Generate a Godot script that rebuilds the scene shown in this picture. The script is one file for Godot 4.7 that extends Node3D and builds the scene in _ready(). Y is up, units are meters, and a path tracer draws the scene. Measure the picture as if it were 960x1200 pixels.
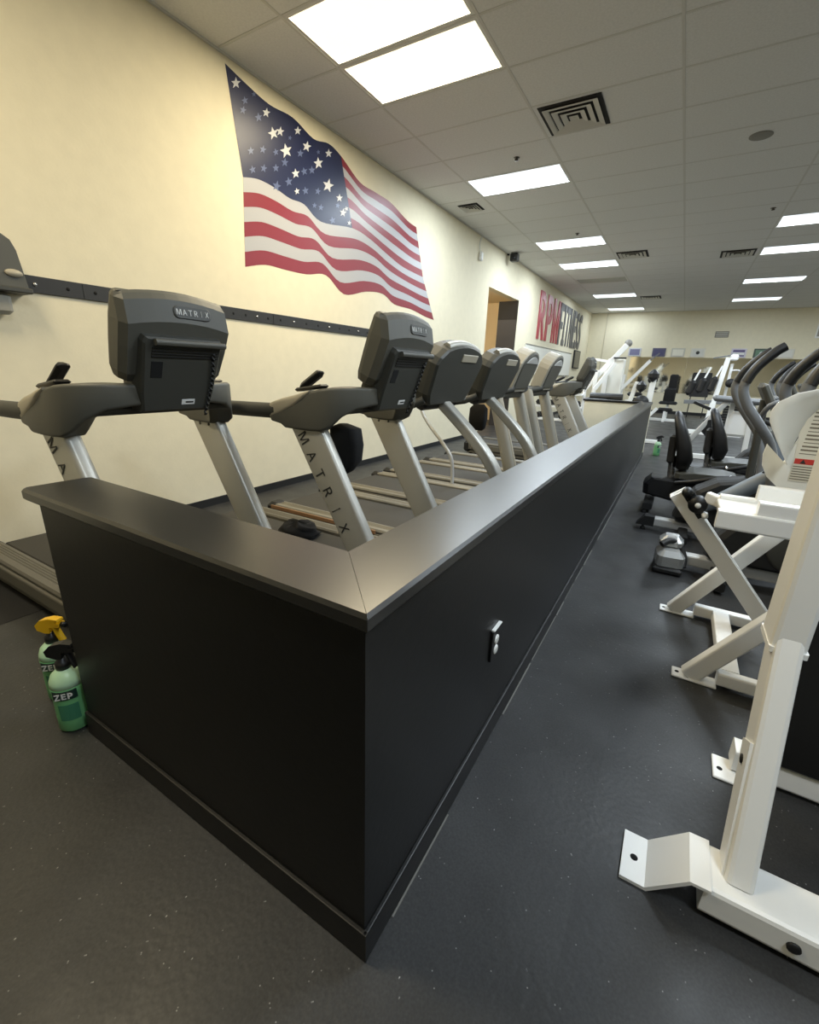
extends Node3D

# Gym: a row of treadmills behind a black half wall, exercise machines along the aisle.
const CAM_H := 1.28
const FOCAL := 516.615
const CEIL := 3.60
const WALL_X := -3.597
const BACK_Z := -19.81
const RIGHT_X := 6.86
const FRONT_Z := 4.565
const HX := -0.385          # aisle face of the half wall
const HZ := -0.525          # end face of the half wall
const CAP := 0.894

var cam_basis: Basis
var mats := {}
var names := {}
var V := PackedVector3Array()
var G := PackedInt32Array()

# ---------------------------------------------------------------- helpers
func mat(key: String, col: Color, rough := 0.5, metal := 0.0) -> StandardMaterial3D:
	if mats.has(key): return mats[key]
	var m := StandardMaterial3D.new()
	m.albedo_color = col; m.roughness = rough; m.metallic = metal
	m.resource_name = key
	mats[key] = m
	return m

func c8(r: float, g: float, b: float) -> Color: return Color(r / 255.0, g / 255.0, b / 255.0)

func noise_tex(freq: float, lo: Color, hi: Color, size := 512, fseed := 1, octaves := 4, as_normal := false, bump := 2.0) -> NoiseTexture2D:
	var n := FastNoiseLite.new()
	n.seed = fseed; n.frequency = freq; n.fractal_octaves = octaves
	var t := NoiseTexture2D.new()
	t.width = size; t.height = size; t.seamless = true; t.noise = n
	if as_normal:
		t.as_normal_map = true; t.bump_strength = bump
	else:
		var g := Gradient.new()
		g.set_color(0, lo); g.set_color(1, hi)
		t.color_ramp = g
	return t

func numbered(called: String) -> String:
	var k: int = names.get(called, 0)
	names[called] = k + 1
	return called if k == 0 else "%s_%03d" % [called, k]

func tag(o: Node, label: String, category: String, group := "", kind := "") -> Node:
	if label: o.set_meta("label", label)
	if category: o.set_meta("category", category)
	if group: o.set_meta("group", group)
	if kind: o.set_meta("kind", kind)
	return o

func thing(called: String, label: String, category: String, at := Vector3.ZERO, turn := 0.0, group := "") -> Node3D:
	var o := Node3D.new()
	o.name = numbered(called)
	add_child(o)
	o.position = at; o.rotation.y = turn
	tag(o, label, category, group)
	return o

func new_st() -> SurfaceTool:
	var st := SurfaceTool.new()
	st.begin(Mesh.PRIMITIVE_TRIANGLES)
	return st

func put(called: String, st: SurfaceTool, m: Material, parent: Node = null) -> MeshInstance3D:
	st.generate_normals()
	return place(called, st.commit(), m, parent)

func place(called: String, mesh: Mesh, m: Material, parent: Node = null) -> MeshInstance3D:
	var o := MeshInstance3D.new()
	o.mesh = mesh; o.material_override = m
	if parent == null:
		o.name = numbered(called); add_child(o)
	else:
		o.name = called; parent.add_child(o, true)
	return o

func structure(called: String, st: SurfaceTool, m: Material) -> MeshInstance3D:
	var o := put(called, st, m)
	o.set_meta("kind", "structure")
	return o

func t3(a: Vector3, b: Vector3, c: Vector3, g := -1) -> void:
	V.append(a); V.append(b); V.append(c); G.append(g)

func flush(st: SurfaceTool) -> void:      # one closed solid, turned so that its faces look outward
	var vol := 0.0
	var o := V[0]
	for i in range(0, V.size(), 3):
		vol += (V[i] - o).dot((V[i + 1] - o).cross(V[i + 2] - o))
	for i in range(0, V.size(), 3):
		st.set_smooth_group(G[i / 3])
		st.add_vertex(V[i])
		if vol > 0.0:
			st.add_vertex(V[i + 2]); st.add_vertex(V[i + 1])
		else:
			st.add_vertex(V[i + 1]); st.add_vertex(V[i + 2])
	V.clear(); G.clear()

func loft(st: SurfaceTool, rings: Array, smooth := true, closed := false) -> void:
	var g := 1 if smooth else -1
	var n: int = rings[0].size()
	var last := rings.size() if closed else rings.size() - 1
	for i in last:
		var a: PackedVector3Array = rings[i]
		var b: PackedVector3Array = rings[(i + 1) % rings.size()]
		for j in n:
			var k := (j + 1) % n
			t3(a[j], a[k], b[k], g); t3(a[j], b[k], b[j], g)
	if not closed:
		for e in [0, rings.size() - 1]:
			var r: PackedVector3Array = rings[e]
			var c := Vector3.ZERO
			for p in r: c += p
			c /= n
			for j in n:
				if e == 0: t3(c, r[(j + 1) % n], r[j])
				else: t3(c, r[j], r[(j + 1) % n])
	flush(st)

func rrect(w: float, h: float, r: float, n := 2) -> PackedVector2Array:
	var out := PackedVector2Array()
	r = minf(r, minf(w, h) * 0.499)
	for q in 4:
		var cx := (w / 2 - r) * (1 if q == 0 or q == 3 else -1)
		var cy := (h / 2 - r) * (1 if q < 2 else -1)
		for k in n + 1:
			var a := PI / 2 * (q + float(k) / n)
			out.append(Vector2(cx + r * cos(a), cy + r * sin(a)))
	return out

func ring(poly: PackedVector2Array, at: Vector3, ux: Vector3, uy: Vector3, s := 1.0) -> PackedVector3Array:
	var out := PackedVector3Array()
	for p in poly: out.append(at + ux * p.x * s + uy * p.y * s)
	return out

func bar(st: SurfaceTool, a: Vector3, b: Vector3, w: float, h: float, r := 0.006, up := Vector3.UP) -> void:
	var d := (b - a).normalized()
	if absf(d.dot(up)) > 0.99: up = Vector3.BACK
	var ux := d.cross(up).normalized()
	var uy := ux.cross(d)
	var poly := rrect(w, h, r, 2)
	loft(st, [ring(poly, a, ux, uy), ring(poly, b, ux, uy)], false)

func block(st: SurfaceTool, at: Vector3, size: Vector3, r := 0.006, basis := Basis.IDENTITY) -> void:   # a box with eased edges
	r = minf(r, minf(size.x, minf(size.y, size.z)) * 0.45)
	var full := rrect(size.x, size.z, r, 2)
	var ins := rrect(size.x - 2 * r, size.z - 2 * r, r * 0.3, 2)
	var u := basis.x; var w := basis.z; var y := basis.y
	loft(st, [ring(ins, at - y * size.y / 2, u, w), ring(full, at - y * (size.y / 2 - r), u, w), ring(full, at + y * (size.y / 2 - r), u, w), ring(ins, at + y * size.y / 2, u, w)], false)

func slab(st: SurfaceTool, lo: Vector3, hi: Vector3) -> void:      # a plain box between two corners
	var p := PackedVector2Array([Vector2(lo.x, lo.z), Vector2(hi.x, lo.z), Vector2(hi.x, hi.z), Vector2(lo.x, hi.z)])
	loft(st, [ring(p, Vector3(0, lo.y, 0), Vector3.RIGHT, Vector3.BACK), ring(p, Vector3(0, hi.y, 0), Vector3.RIGHT, Vector3.BACK)], false)

func tube(st: SurfaceTool, pts: Array, rad, n := 8, flatten := 1.0, up0 := Vector3.UP) -> void:
	var rings := []
	var prev := Vector3.ZERO
	for i in pts.size():
		var d: Vector3
		if i == 0: d = pts[1] - pts[0]
		elif i == pts.size() - 1: d = pts[i] - pts[i - 1]
		else: d = (pts[i + 1] - pts[i]).normalized() + (pts[i] - pts[i - 1]).normalized()
		d = d.normalized()
		var ux: Vector3
		if i == 0:
			var up := up0
			if absf(d.dot(up)) > 0.98: up = Vector3.BACK
			ux = d.cross(up).normalized()
		else:
			ux = (prev - d * prev.dot(d)).normalized()
		prev = ux
		var uy := ux.cross(d)
		var r: float = rad[i] if rad is Array else rad
		var rg := PackedVector3Array()
		for k in n:
			var a := TAU * k / n
			rg.append(pts[i] + ux * cos(a) * r * flatten + uy * sin(a) * r)
		rings.append(rg)
	loft(st, rings, true)

func smooth_path(pts: Array, per := 4) -> Array:
	var out := []
	for i in pts.size() - 1:
		var p0: Vector3 = pts[maxi(i - 1, 0)]
		var p3: Vector3 = pts[mini(i + 2, pts.size() - 1)]
		for k in per:
			out.append((pts[i] as Vector3).cubic_interpolate(pts[i + 1], p0, p3, float(k) / per))
	out.append(pts[pts.size() - 1])
	return out

func lathe(st: SurfaceTool, prof: Array, at: Vector3, n := 16, axis := Vector3.UP, squash := 1.0) -> void:
	var u := axis.cross(Vector3.RIGHT if absf(axis.x) < 0.9 else Vector3.UP).normalized()
	var w := axis.cross(u)
	var rings := []
	for p in prof:
		var rg := PackedVector3Array()
		for k in n:
			var a := TAU * k / n
			rg.append(at + axis * p[1] + u * cos(a) * p[0] + w * sin(a) * p[0] * squash)
		rings.append(rg)
	loft(st, rings, true)

func prism(st: SurfaceTool, poly: PackedVector2Array, at: Vector3, ux: Vector3, uy: Vector3, depth: Vector3, smooth := false) -> void:
	var n := poly.size()
	var a := ring(poly, at, ux, uy)
	var b := ring(poly, at + depth, ux, uy)
	var g := 1 if smooth else -1
	for j in n:
		var k := (j + 1) % n
		t3(a[j], a[k], b[k], g); t3(a[j], b[k], b[j], g)
	var idx := Geometry2D.triangulate_polygon(poly)
	var cw := Geometry2D.is_polygon_clockwise(poly)
	for i in range(0, idx.size(), 3):
		# keep the caps turned the same way as the sides
		var p := [poly[idx[i]], poly[idx[i + 1]], poly[idx[i + 2]]]
		var tcw := Geometry2D.is_polygon_clockwise(PackedVector2Array(p))
		var x := [idx[i], idx[i + 1], idx[i + 2]]
		if tcw != cw: x = [idx[i], idx[i + 2], idx[i + 1]]
		t3(a[x[0]], a[x[2]], a[x[1]]); t3(b[x[0]], b[x[1]], b[x[2]])
	flush(st)

func letters(parent: Node, called: String, text: String, origin: Vector3, ux: Vector3, uy: Vector3, width: float, height: float, m: Material, depth := 0.004, bold := true, spacing := 0) -> MeshInstance3D:
	# centred at origin, stretched to width x height
	var f := SystemFont.new()
	f.font_names = PackedStringArray(["Droid Sans"]); f.font_weight = 700 if bold else 400
	var fv := FontVariation.new()
	fv.base_font = f; fv.spacing_glyph = spacing
	var t := TextMesh.new()
	t.text = text; t.font = fv; t.font_size = 64; t.pixel_size = 0.01; t.depth = 0.02; t.curve_step = 1.5
	var bb := t.get_aabb()
	var o := MeshInstance3D.new()
	o.mesh = t; o.material_override = m; o.name = called
	parent.add_child(o, true)
	var uz := ux.cross(uy)
	var b := Basis(ux * width / bb.size.x, uy * height / bb.size.y, uz * depth / bb.size.z)
	o.transform = Transform3D(b, origin - b * bb.get_center() + uz * depth * 0.4)
	return o

func letter_row(parent: Node, text: String, mid: Vector3, ux: Vector3, uy: Vector3, length: float, height: float, m: Material, depth: float) -> void:
	for i in text.length():
		var w: float = {"M": 0.95, "A": 0.82, "T": 0.72, "R": 0.7, "I": 0.12, "X": 0.74}.get(text[i], 0.7) * height
		letters(parent, "letter", text[i], mid + ux * length * ((i + 0.5) / text.length() - 0.5), ux, uy, w, height, m, depth, false)

func ray(u: float, v: float) -> Vector3:
	return cam_basis * Vector3((u - 480.0) / FOCAL, -(v - 600.0) / FOCAL, -1.0)

func on_wall(u: float, v: float, x: float) -> Vector3:       # where a sight line meets the left wall
	var d := ray(u, v)
	return Vector3(0, CAM_H, 0) + d * (x / d.x)

# ---------------------------------------------------------------- start
func _ready() -> void:
	var cam := Camera3D.new()
	cam.name = "camera"
	cam.position = Vector3(0, CAM_H, 0)
	cam.rotation = Vector3(deg_to_rad(-17.934), deg_to_rad(30.294), deg_to_rad(2.003))
	cam.fov = rad_to_deg(2.0 * atan(600.0 / FOCAL))
	cam.near = 0.05; cam.far = 100.0
	add_child(cam)
	cam.current = true
	cam_basis = Basis.from_euler(Vector3(deg_to_rad(-17.934), deg_to_rad(30.294), deg_to_rad(2.003)))

	var env := Environment.new()
	env.background_mode = Environment.BG_COLOR
	env.background_color = Color(0.0, 0.0, 0.0)
	env.tonemap_mode = Environment.TONE_MAPPER_LINEAR
	env.tonemap_exposure = 1.0
	env.sdfgi_enabled = true; env.ssao_enabled = true; env.ssil_enabled = true
	var we := WorldEnvironment.new()
	we.name = "world_environment"; we.environment = env
	add_child(we)

	make_materials()
	build_room()
	build_ceiling()
	build_half_wall()
	build_wall_things()
	build_treadmills()
	build_small_things()
	build_white_machines()
	build_cardio()
	build_far_machines()

const LAMP := 6.6
const WARM := Color(1.0, 0.935, 0.79)
const COOL := Color(0.91, 0.96, 1.0)

func make_materials() -> void:
	var w := mat("wall_paint", c8(231, 222, 195), 0.75)
	w.uv1_triplanar = true; w.uv1_world_triplanar = true; w.uv1_scale = Vector3(0.6, 0.6, 0.6)
	w.albedo_texture = noise_tex(0.02, Color(0.975, 0.975, 0.975), Color(1, 1, 1), 512, 3, 5)
	w.normal_enabled = true; w.normal_scale = 0.03
	w.normal_texture = noise_tex(0.12, Color.BLACK, Color.WHITE, 512, 4, 3, true, 3.0)

	# rubber floor: dark, a little glossy, with scuffs and lint
	var img := Image.create(1024, 1024, false, Image.FORMAT_RGB8)
	var rng := RandomNumberGenerator.new(); rng.seed = 11
	var fn := FastNoiseLite.new(); fn.seed = 5; fn.frequency = 0.006; fn.fractal_octaves = 5
	var ff := FastNoiseLite.new(); ff.seed = 9; ff.frequency = 0.25; ff.fractal_octaves = 2
	for y in 1024:
		for x in 1024:
			var k := 0.168 + 0.035 * fn.get_noise_2d(x, y) + 0.035 * ff.get_noise_2d(x, y) + rng.randf() * 0.02
			img.set_pixel(x, y, Color(k, k, k * 0.995))
	for i in 900:      # lint
		var b := rng.randf_range(0.45, 0.85)
		var px := rng.randi_range(2, 1020); var py := rng.randi_range(2, 1020)
		img.set_pixel(px, py, Color(b, b, b * 0.97))
		if rng.randf() < 0.3: img.set_pixel(px + rng.randi_range(-1, 1), py + 1, Color(b, b, b) * 0.8)
	img.generate_mipmaps()
	var f := mat("rubber_floor", Color(1, 1, 1), 0.5)
	f.albedo_texture = ImageTexture.create_from_image(img)
	f.uv1_triplanar = true; f.uv1_world_triplanar = true; f.uv1_scale = Vector3(0.45, 0.45, 0.45)
	f.roughness_texture = noise_tex(0.012, Color(0.68, 0.68, 0.68), Color(1.0, 1.0, 1.0), 512, 21, 4)
	f.roughness = 0.56
	f.normal_enabled = true; f.normal_scale = 0.03
	f.normal_texture = noise_tex(0.2, Color.BLACK, Color.WHITE, 512, 8, 3, true, 4.0)

	var t := mat("ceiling_tile", c8(232, 231, 228), 0.95)
	t.uv1_triplanar = true; t.uv1_world_triplanar = true; t.uv1_scale = Vector3(1.3, 1.3, 1.3)
	t.albedo_texture = noise_tex(0.06, Color(0.95, 0.95, 0.95), Color(1, 1, 1), 512, 13, 5)
	mat("ceiling_bar", c8(212, 210, 204), 0.8)
	var hp := mat("black_paint", c8(11, 11, 11), 0.45)
	hp.uv1_triplanar = true; hp.uv1_world_triplanar = true; hp.uv1_scale = Vector3(1.1, 1.1, 1.1)
	hp.normal_enabled = true; hp.normal_scale = 0.04
	hp.normal_texture = noise_tex(0.05, Color.BLACK, Color.WHITE, 512, 31, 4, true, 3.0)
	var cp := mat("cap_paint", c8(34, 34, 33), 0.3)
	cp.uv1_triplanar = true; cp.uv1_world_triplanar = true; cp.uv1_scale = Vector3(1.4, 1.4, 1.4)
	cp.metallic_specular = 0.75

	mat("console_grey", c8(84, 83, 76), 0.5)
	mat("console_dark", c8(64, 64, 59), 0.5)
	mat("rubber_black", c8(24, 24, 24), 0.6)
	mat("grip_grey", c8(66, 66, 62), 0.6)
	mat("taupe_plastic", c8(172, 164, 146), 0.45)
	mat("silver_paint", c8(176, 174, 166), 0.38, 0.35)
	mat("silver_light", c8(200, 200, 198), 0.35, 0.3)
	mat("beige_plastic", c8(156, 152, 140), 0.45)
	mat("silver_rail", c8(126, 123, 114), 0.45, 0.2)
	mat("belt", c8(52, 50, 46), 0.7)
	mat("rail_grey", c8(94, 91, 83), 0.5)
	mat("skirt_grey", c8(98, 95, 86), 0.5)
	mat("print_dark", c8(38, 38, 36), 0.6)
	mat("print_white", c8(225, 225, 222), 0.5)
	mat("sticker", c8(222, 222, 220), 0.6)
	mat("white_frame", c8(243, 243, 240), 0.35)
	mat("white_shell", c8(236, 234, 224), 0.4)
	mat("vinyl_black", c8(22, 22, 23), 0.42)
	mat("steel", c8(190, 190, 190), 0.25, 0.9)
	mat("grey_arm", c8(112, 114, 116), 0.4, 0.1)
	mat("bluegrey", c8(112, 120, 128), 0.45)
	mat("white_plastic", c8(236, 236, 232), 0.4)
	mat("red", c8(178, 36, 46), 0.45)
	mat("red_print", c8(196, 52, 40), 0.5)
	mat("tan_strip", c8(138, 104, 74), 0.6)
	mat("cloth_black", c8(13, 13, 14), 0.95)

# ---------------------------------------------------------------- room
func build_room() -> void:
	var st := new_st()
	slab(st, Vector3(WALL_X - 1.9, -0.2, BACK_Z - 0.2), Vector3(RIGHT_X + 0.2, 0, FRONT_Z + 0.2))
	var fl := structure("floor", st, mats.rubber_floor)
	st = new_st()
	block(st, Vector3(-3.14, 0.001, -1.15), Vector3(0.88, 0.002, 1.5), 0.0005)
	put("rubber_mat", st, mat("mat_black", c8(20, 19, 19), 0.8), fl)
	# ragged dust and old sealant along the foot of the half wall
	var rng := RandomNumberGenerator.new(); rng.seed = 3
	var z := -0.62
	var dust := mat("dust_line", c8(112, 110, 105), 0.9)
	st = new_st()
	while z > -8.2:
		var l := rng.randf_range(0.12, 0.5)
		var wd := rng.randf_range(0.002, 0.006)
		if rng.randf() < 0.8: block(st, Vector3(HX + 0.0115 + wd / 2, 0.0012, z - l / 2), Vector3(wd, 0.003, l), 0.0008)
		z -= l + rng.randf_range(0.0, 0.06)
	put("sealant_line", st, dust, fl).set_meta("kind", "stuff")
	# left wall with an opening into a corridor
	var oz0 := -8.92; var oz1 := -10.80; var oy := 2.86
	st = new_st()
	slab(st, Vector3(WALL_X - 0.15, 0, oz0), Vector3(WALL_X, CEIL, FRONT_Z))
	slab(st, Vector3(WALL_X - 0.15, 0, BACK_Z), Vector3(WALL_X, CEIL, oz1))
	slab(st, Vector3(WALL_X - 0.15, oy, oz1), Vector3(WALL_X, CEIL, oz0))
	structure("wall_left", st, mats.wall_paint)
	var cpnt := mat("corridor_paint", c8(238, 222, 190), 0.8)
	st = new_st(); slab(st, Vector3(WALL_X - 1.7, 0, -12.0), Vector3(WALL_X - 1.6, 3.0, -8.0)); structure("wall_corridor_back", st, cpnt)
	st = new_st(); slab(st, Vector3(WALL_X - 1.7, 0, -8.0), Vector3(WALL_X - 0.15, 3.0, -7.9)); structure("wall_corridor_near", st, cpnt)
	st = new_st(); slab(st, Vector3(WALL_X - 1.7, 0, -12.1), Vector3(WALL_X - 0.15, 3.0, -12.0)); structure("wall_corridor_far", st, cpnt)
	st = new_st(); slab(st, Vector3(WALL_X - 1.7, 3.0, -12.1), Vector3(WALL_X - 0.15, 3.1, -7.9)); structure("ceiling_corridor", st, cpnt)
	st = new_st()
	slab(st, Vector3(WALL_X - 0.47, 0, oz1 - 0.05), Vector3(WALL_X - 0.002, 2.46, oz1 + 0.006))
	structure("door_1", st, mat("dark_door", c8(46, 46, 49), 0.6))
	st = new_st()
	slab(st, Vector3(WALL_X - 0.47, 2.46, oz1 - 0.03), Vector3(WALL_X - 0.002, oy - 0.004, oz1 + 0.01))
	structure("trim_1", st, mat("dark_trim", c8(10, 9, 9), 0.7))
	st = new_st()
	slab(st, Vector3(WALL_X - 1.6, 2.45, -11.9), Vector3(WALL_X - 1.57, 3.0, -8.0))
	structure("trim_2", st, mat("brown_trim", c8(140, 116, 82), 0.7))
	# lamp added to light the corridor, where no fixture is seen
	var cl := thing("added_corridor_lamp", "added small round ceiling lamp that lights the corridor opening", "lamp", Vector3(WALL_X - 0.85, 3.0, -9.3))
	st = new_st(); lathe(st, [[0, -0.02], [0.16, -0.02], [0.17, 0.0], [0, 0.0]], Vector3.ZERO, 16); put("base", st, mat("lamp_base", c8(200, 198, 190), 0.5), cl)
	st = new_st(); lathe(st, [[0, -0.1], [0.08, -0.09], [0.14, -0.05], [0.15, -0.02], [0, -0.02]], Vector3.ZERO, 16)
	var gm := mat("lamp_globe", c8(250, 240, 220), 0.4); gm.emission_enabled = true; gm.emission = Color(1, 0.93, 0.8); gm.emission_energy_multiplier = 1.5
	put("globe", st, gm, cl)
	var om := OmniLight3D.new(); om.name = "bulb_light"; om.light_color = Color(1, 0.93, 0.8); om.light_energy = 1.7; om.light_size = 0.05; om.omni_range = 30.0; om.omni_attenuation = 2.0; om.shadow_enabled = true
	cl.add_child(om); om.position = Vector3(0, -0.06, 0)

	st = new_st()
	slab(st, Vector3(WALL_X - 0.15, 0, BACK_Z - 0.15), Vector3(RIGHT_X + 0.15, CEIL, BACK_Z))
	structure("wall_back", st, mats.wall_paint)
	st = new_st()
	slab(st, Vector3(RIGHT_X, 0, BACK_Z), Vector3(RIGHT_X + 0.15, CEIL, FRONT_Z))
	structure("wall_right", st, mats.wall_paint)
	st = new_st()
	slab(st, Vector3(WALL_X - 0.15, 0, FRONT_Z), Vector3(RIGHT_X + 0.15, CEIL, FRONT_Z + 0.15))
	structure("wall_front", st, mats.wall_paint)
	st = new_st()
	slab(st, Vector3(WALL_X, 0, BACK_Z), Vector3(WALL_X + 0.012, 0.07, oz1))
	slab(st, Vector3(WALL_X, 0, oz0), Vector3(WALL_X + 0.012, 0.07, FRONT_Z))
	structure("baseboard_left", st, mats.rubber_black)
	st = new_st()
	slab(st, Vector3(WALL_X + 0.012, 0, BACK_Z), Vector3(RIGHT_X, 0.1, BACK_Z + 0.012))
	structure("baseboard_back", st, mats.rubber_black)

const PZ := 0.625
const PX := 1.22
const GX := -2.898
const GZ := -2.935

func build_ceiling() -> void:
	var st := new_st()
	slab(st, Vector3(WALL_X - 0.15, CEIL + 0.14, BACK_Z - 0.15), Vector3(RIGHT_X + 0.15, CEIL + 0.3, FRONT_Z + 0.15))
	var ceil := structure("ceiling", st, mats.ceiling_tile)
	# lamps and vents by (column, row)
	var lamps := {}
	for k in [0, 1]: lamps[Vector2i(0, k)] = WARM
	for k in [5, 10, 13, 20, 25]: lamps[Vector2i(0, k)] = COOL
	for k in [5, 10, 13, 18, 23]: lamps[Vector2i(3, k)] = COOL
	for k in [5, 10, 13, 18, 23]: lamps[Vector2i(6, k)] = COOL  # unseen column of panels, added for the light it gives
	lamps[Vector2i(0, -5)] = WARM  # out-of-frame panel added to brighten the near left wall
	for k in [-5, 0, 1]: lamps[Vector2i(3, k)] = COOL  # out-of-frame panels added to light the white machine and the mirrored front wall
	var dark := Vector2i(0, 16)
	var vents := {Vector2i(1, 3): 0.5, Vector2i(1, 12): 0.5, Vector2i(2, 13): 1.0, Vector2i(1, 21): 0.5, Vector2i(-1, 6): 0.6}
	# tiles: the ones in view are single pieces
	var tile_mesh := {}
	var rest := new_st()
	var count := 0
	for c in range(-1, 8):
		var x0 := GX + PX * c; var x1 := x0 + PX
		if c == -1: x0 = WALL_X + 0.004
		if c == 7: x1 = RIGHT_X
		for k in range(-12, 27):
			var key := Vector2i(c, k)
			if lamps.has(key) or key == dark: continue
			var z0 := GZ - PZ * k
			var z1 := z0 - PZ
			var at := Vector3((x0 + x1) / 2, CEIL + 0.008, (z0 + z1) / 2)
			var size := Vector3(x1 - x0 - 0.016, 0.02, PZ - 0.018)
			var seen := k >= -1 and x0 < 0.6 - 0.17 * (z1 + 4.0) and c < 4
			if vents.has(key):
				seen = true
			if seen and count < 200:
				if not tile_mesh.has(c):
					var s := new_st()
					block(s, Vector3.ZERO, size, 0.005)
					s.generate_normals()
					tile_mesh[c] = s.commit()
				var o := place("tile", tile_mesh[c], mats.ceiling_tile, ceil)
				o.position = at
				count += 1
			else:
				slab(rest, at - size / 2, at + size / 2)
	var ro := put("tile_field", rest, mats.ceiling_tile, ceil)
	ro.set_meta("kind", "stuff")
	for c in range(0, 8):
		st = new_st()
		var x := GX + PX * c
		bar(st, Vector3(x, CEIL + 0.006, FRONT_Z), Vector3(x, CEIL + 0.006, BACK_Z), 0.024, 0.02, 0.002)
		put("grid_bar", st, mats.ceiling_bar, ceil)
	for k in range(-11, 27):
		st = new_st()
		var z := GZ - PZ * k
		bar(st, Vector3(WALL_X, CEIL + 0.007, z), Vector3(RIGHT_X, CEIL + 0.007, z), 0.02, 0.02, 0.002)
		put("grid_bar", st, mats.ceiling_bar, ceil)
	st = new_st()
	bar(st, Vector3(WALL_X + 0.012, CEIL, FRONT_Z), Vector3(WALL_X + 0.012, CEIL, BACK_Z), 0.022, 0.024, 0.002)
	put("edge_angle", st, mats.ceiling_bar, ceil)
	st = new_st()
	bar(st, Vector3(WALL_X, CEIL, BACK_Z + 0.012), Vector3(RIGHT_X, CEIL, BACK_Z + 0.012), 0.022, 0.024, 0.002)
	put("edge_angle", st, mats.ceiling_bar, ceil)

	for key in lamps: ceiling_lamp(key, lamps[key])
	# the panel that is switched off
	var p := tile_centre(dark)
	var t := thing("ceiling_light", "grey ceiling light panel that is switched off, between lit panels", "ceiling light", Vector3(p.x, CEIL, p.z))
	lamp_frame(t)
	st = new_st()
	block(st, Vector3(0, 0.012, 0), Vector3(PX - 0.06, 0.01, PZ - 0.06), 0.003)
	put("diffuser", st, mat("lens_off", c8(150, 148, 142), 0.4), t)
	for key in vents: ceiling_vent(key, vents[key])
	# ceiling speaker, detectors
	st = new_st()
	lathe(st, [[0.0, -0.012], [0.09, -0.012], [0.10, -0.008], [0.10, 0.004], [0.0, 0.004]], Vector3(0.2, CEIL, -6.3), 24)
	tag(put("ceiling_speaker", st, mat("speaker_grey", c8(140, 138, 132), 0.8)), "round grey speaker grille set in the ceiling tile", "speaker")
	var spots := [Vector3(-2.1, CEIL, -5.72), Vector3(-2.05, CEIL, -8.9), Vector3(0.62, CEIL, -8.75)]
	var says := ["small sprinkler head on ceiling in front of the single bright light panel", "small sprinkler head on ceiling by the vent-side light panel", "small sprinkler head on ceiling near the lights over the ellipticals"]
	for i in 3:
		st = new_st()
		lathe(st, [[0.0, -0.03], [0.022, -0.028], [0.022, -0.02], [0.012, -0.018], [0.014, -0.006], [0.035, -0.004], [0.035, 0.008], [0.0, 0.008]], spots[i], 12)
		tag(put("sprinkler_head", st, mat("sprinkler", c8(92, 84, 74), 0.5, 0.3)), says[i], "sprinkler", "ceiling sprinklers")

func tile_centre(key: Vector2i) -> Vector3:
	return Vector3(GX + PX * (key.x + 0.5), CEIL, GZ - PZ * (key.y + 0.5))

func lamp_frame(t: Node3D) -> void:
	var st := new_st()
	for s in [-1, 1]:
		bar(st, Vector3(-PX / 2 + 0.012, 0.01, s * (PZ / 2 - 0.025)), Vector3(PX / 2 - 0.012, 0.01, s * (PZ / 2 - 0.025)), 0.026, 0.022, 0.003)
		bar(st, Vector3(s * (PX / 2 - 0.025), 0.01, -PZ / 2 + 0.038), Vector3(s * (PX / 2 - 0.025), 0.01, PZ / 2 - 0.038), 0.026, 0.022, 0.003)
	put("frame", st, mat("lamp_frame", c8(225, 224, 218), 0.5), t)

func ceiling_lamp(key: Vector2i, col: Color) -> void:
	var p := tile_centre(key)
	var warm: bool = col == WARM
	# the yellowed pair by the flag is dimmer; far panels turned down against hot spots
	var power := 1.0
	if warm: power = 0.62 if key.y >= 0 else 0.85
	elif key.y >= 23: power = 0.45
	elif key.y >= 18: power = 0.75
	var label := "lit rectangular fluorescent panel in the ceiling over the far treadmills" if key.x == 0 else "lit rectangular fluorescent panel in the ceiling over the ellipticals and machines"
	if warm: label = "large lit fluorescent panel beside its twin in the ceiling by the flag"
	if key.y < 0: label = "added off-camera fluorescent ceiling panel over the open floor before the half wall"
	if key.y in [0, 1] and key.x == 3: label = "added off-camera fluorescent panel in the ceiling lighting the white weight machine"
	if key == Vector2i(0, 5): label = "single bright fluorescent panel in the ceiling beyond the flag, beside the small corner vent"
	var t := thing("ceiling_light", label, "ceiling light", Vector3(p.x, CEIL, p.z), 0.0, "lit ceiling panels")
	lamp_frame(t)
	var st := new_st()
	block(st, Vector3(0, 0.012, 0), Vector3(PX - 0.07, 0.008, PZ - 0.07), 0.003)
	var m := mat("lens_warm" if warm else "lens_cool", c8(250, 250, 248), 0.35)
	m.emission_enabled = true; m.emission = col; m.emission_energy_multiplier = 1.4
	put("diffuser", st, m, t)
	var a := AreaLight3D.new()
	a.name = "panel_light"
	a.area_size = Vector2(PX - 0.075, PZ - 0.075)
	a.light_color = col
	a.light_energy = LAMP * power
	a.area_range = 30.0
	a.area_attenuation = 2.0
	a.shadow_enabled = true
	t.add_child(a)
	a.position = Vector3(0, 0.004, 0)
	a.rotation = Vector3(-PI / 2, 0, 0)

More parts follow.
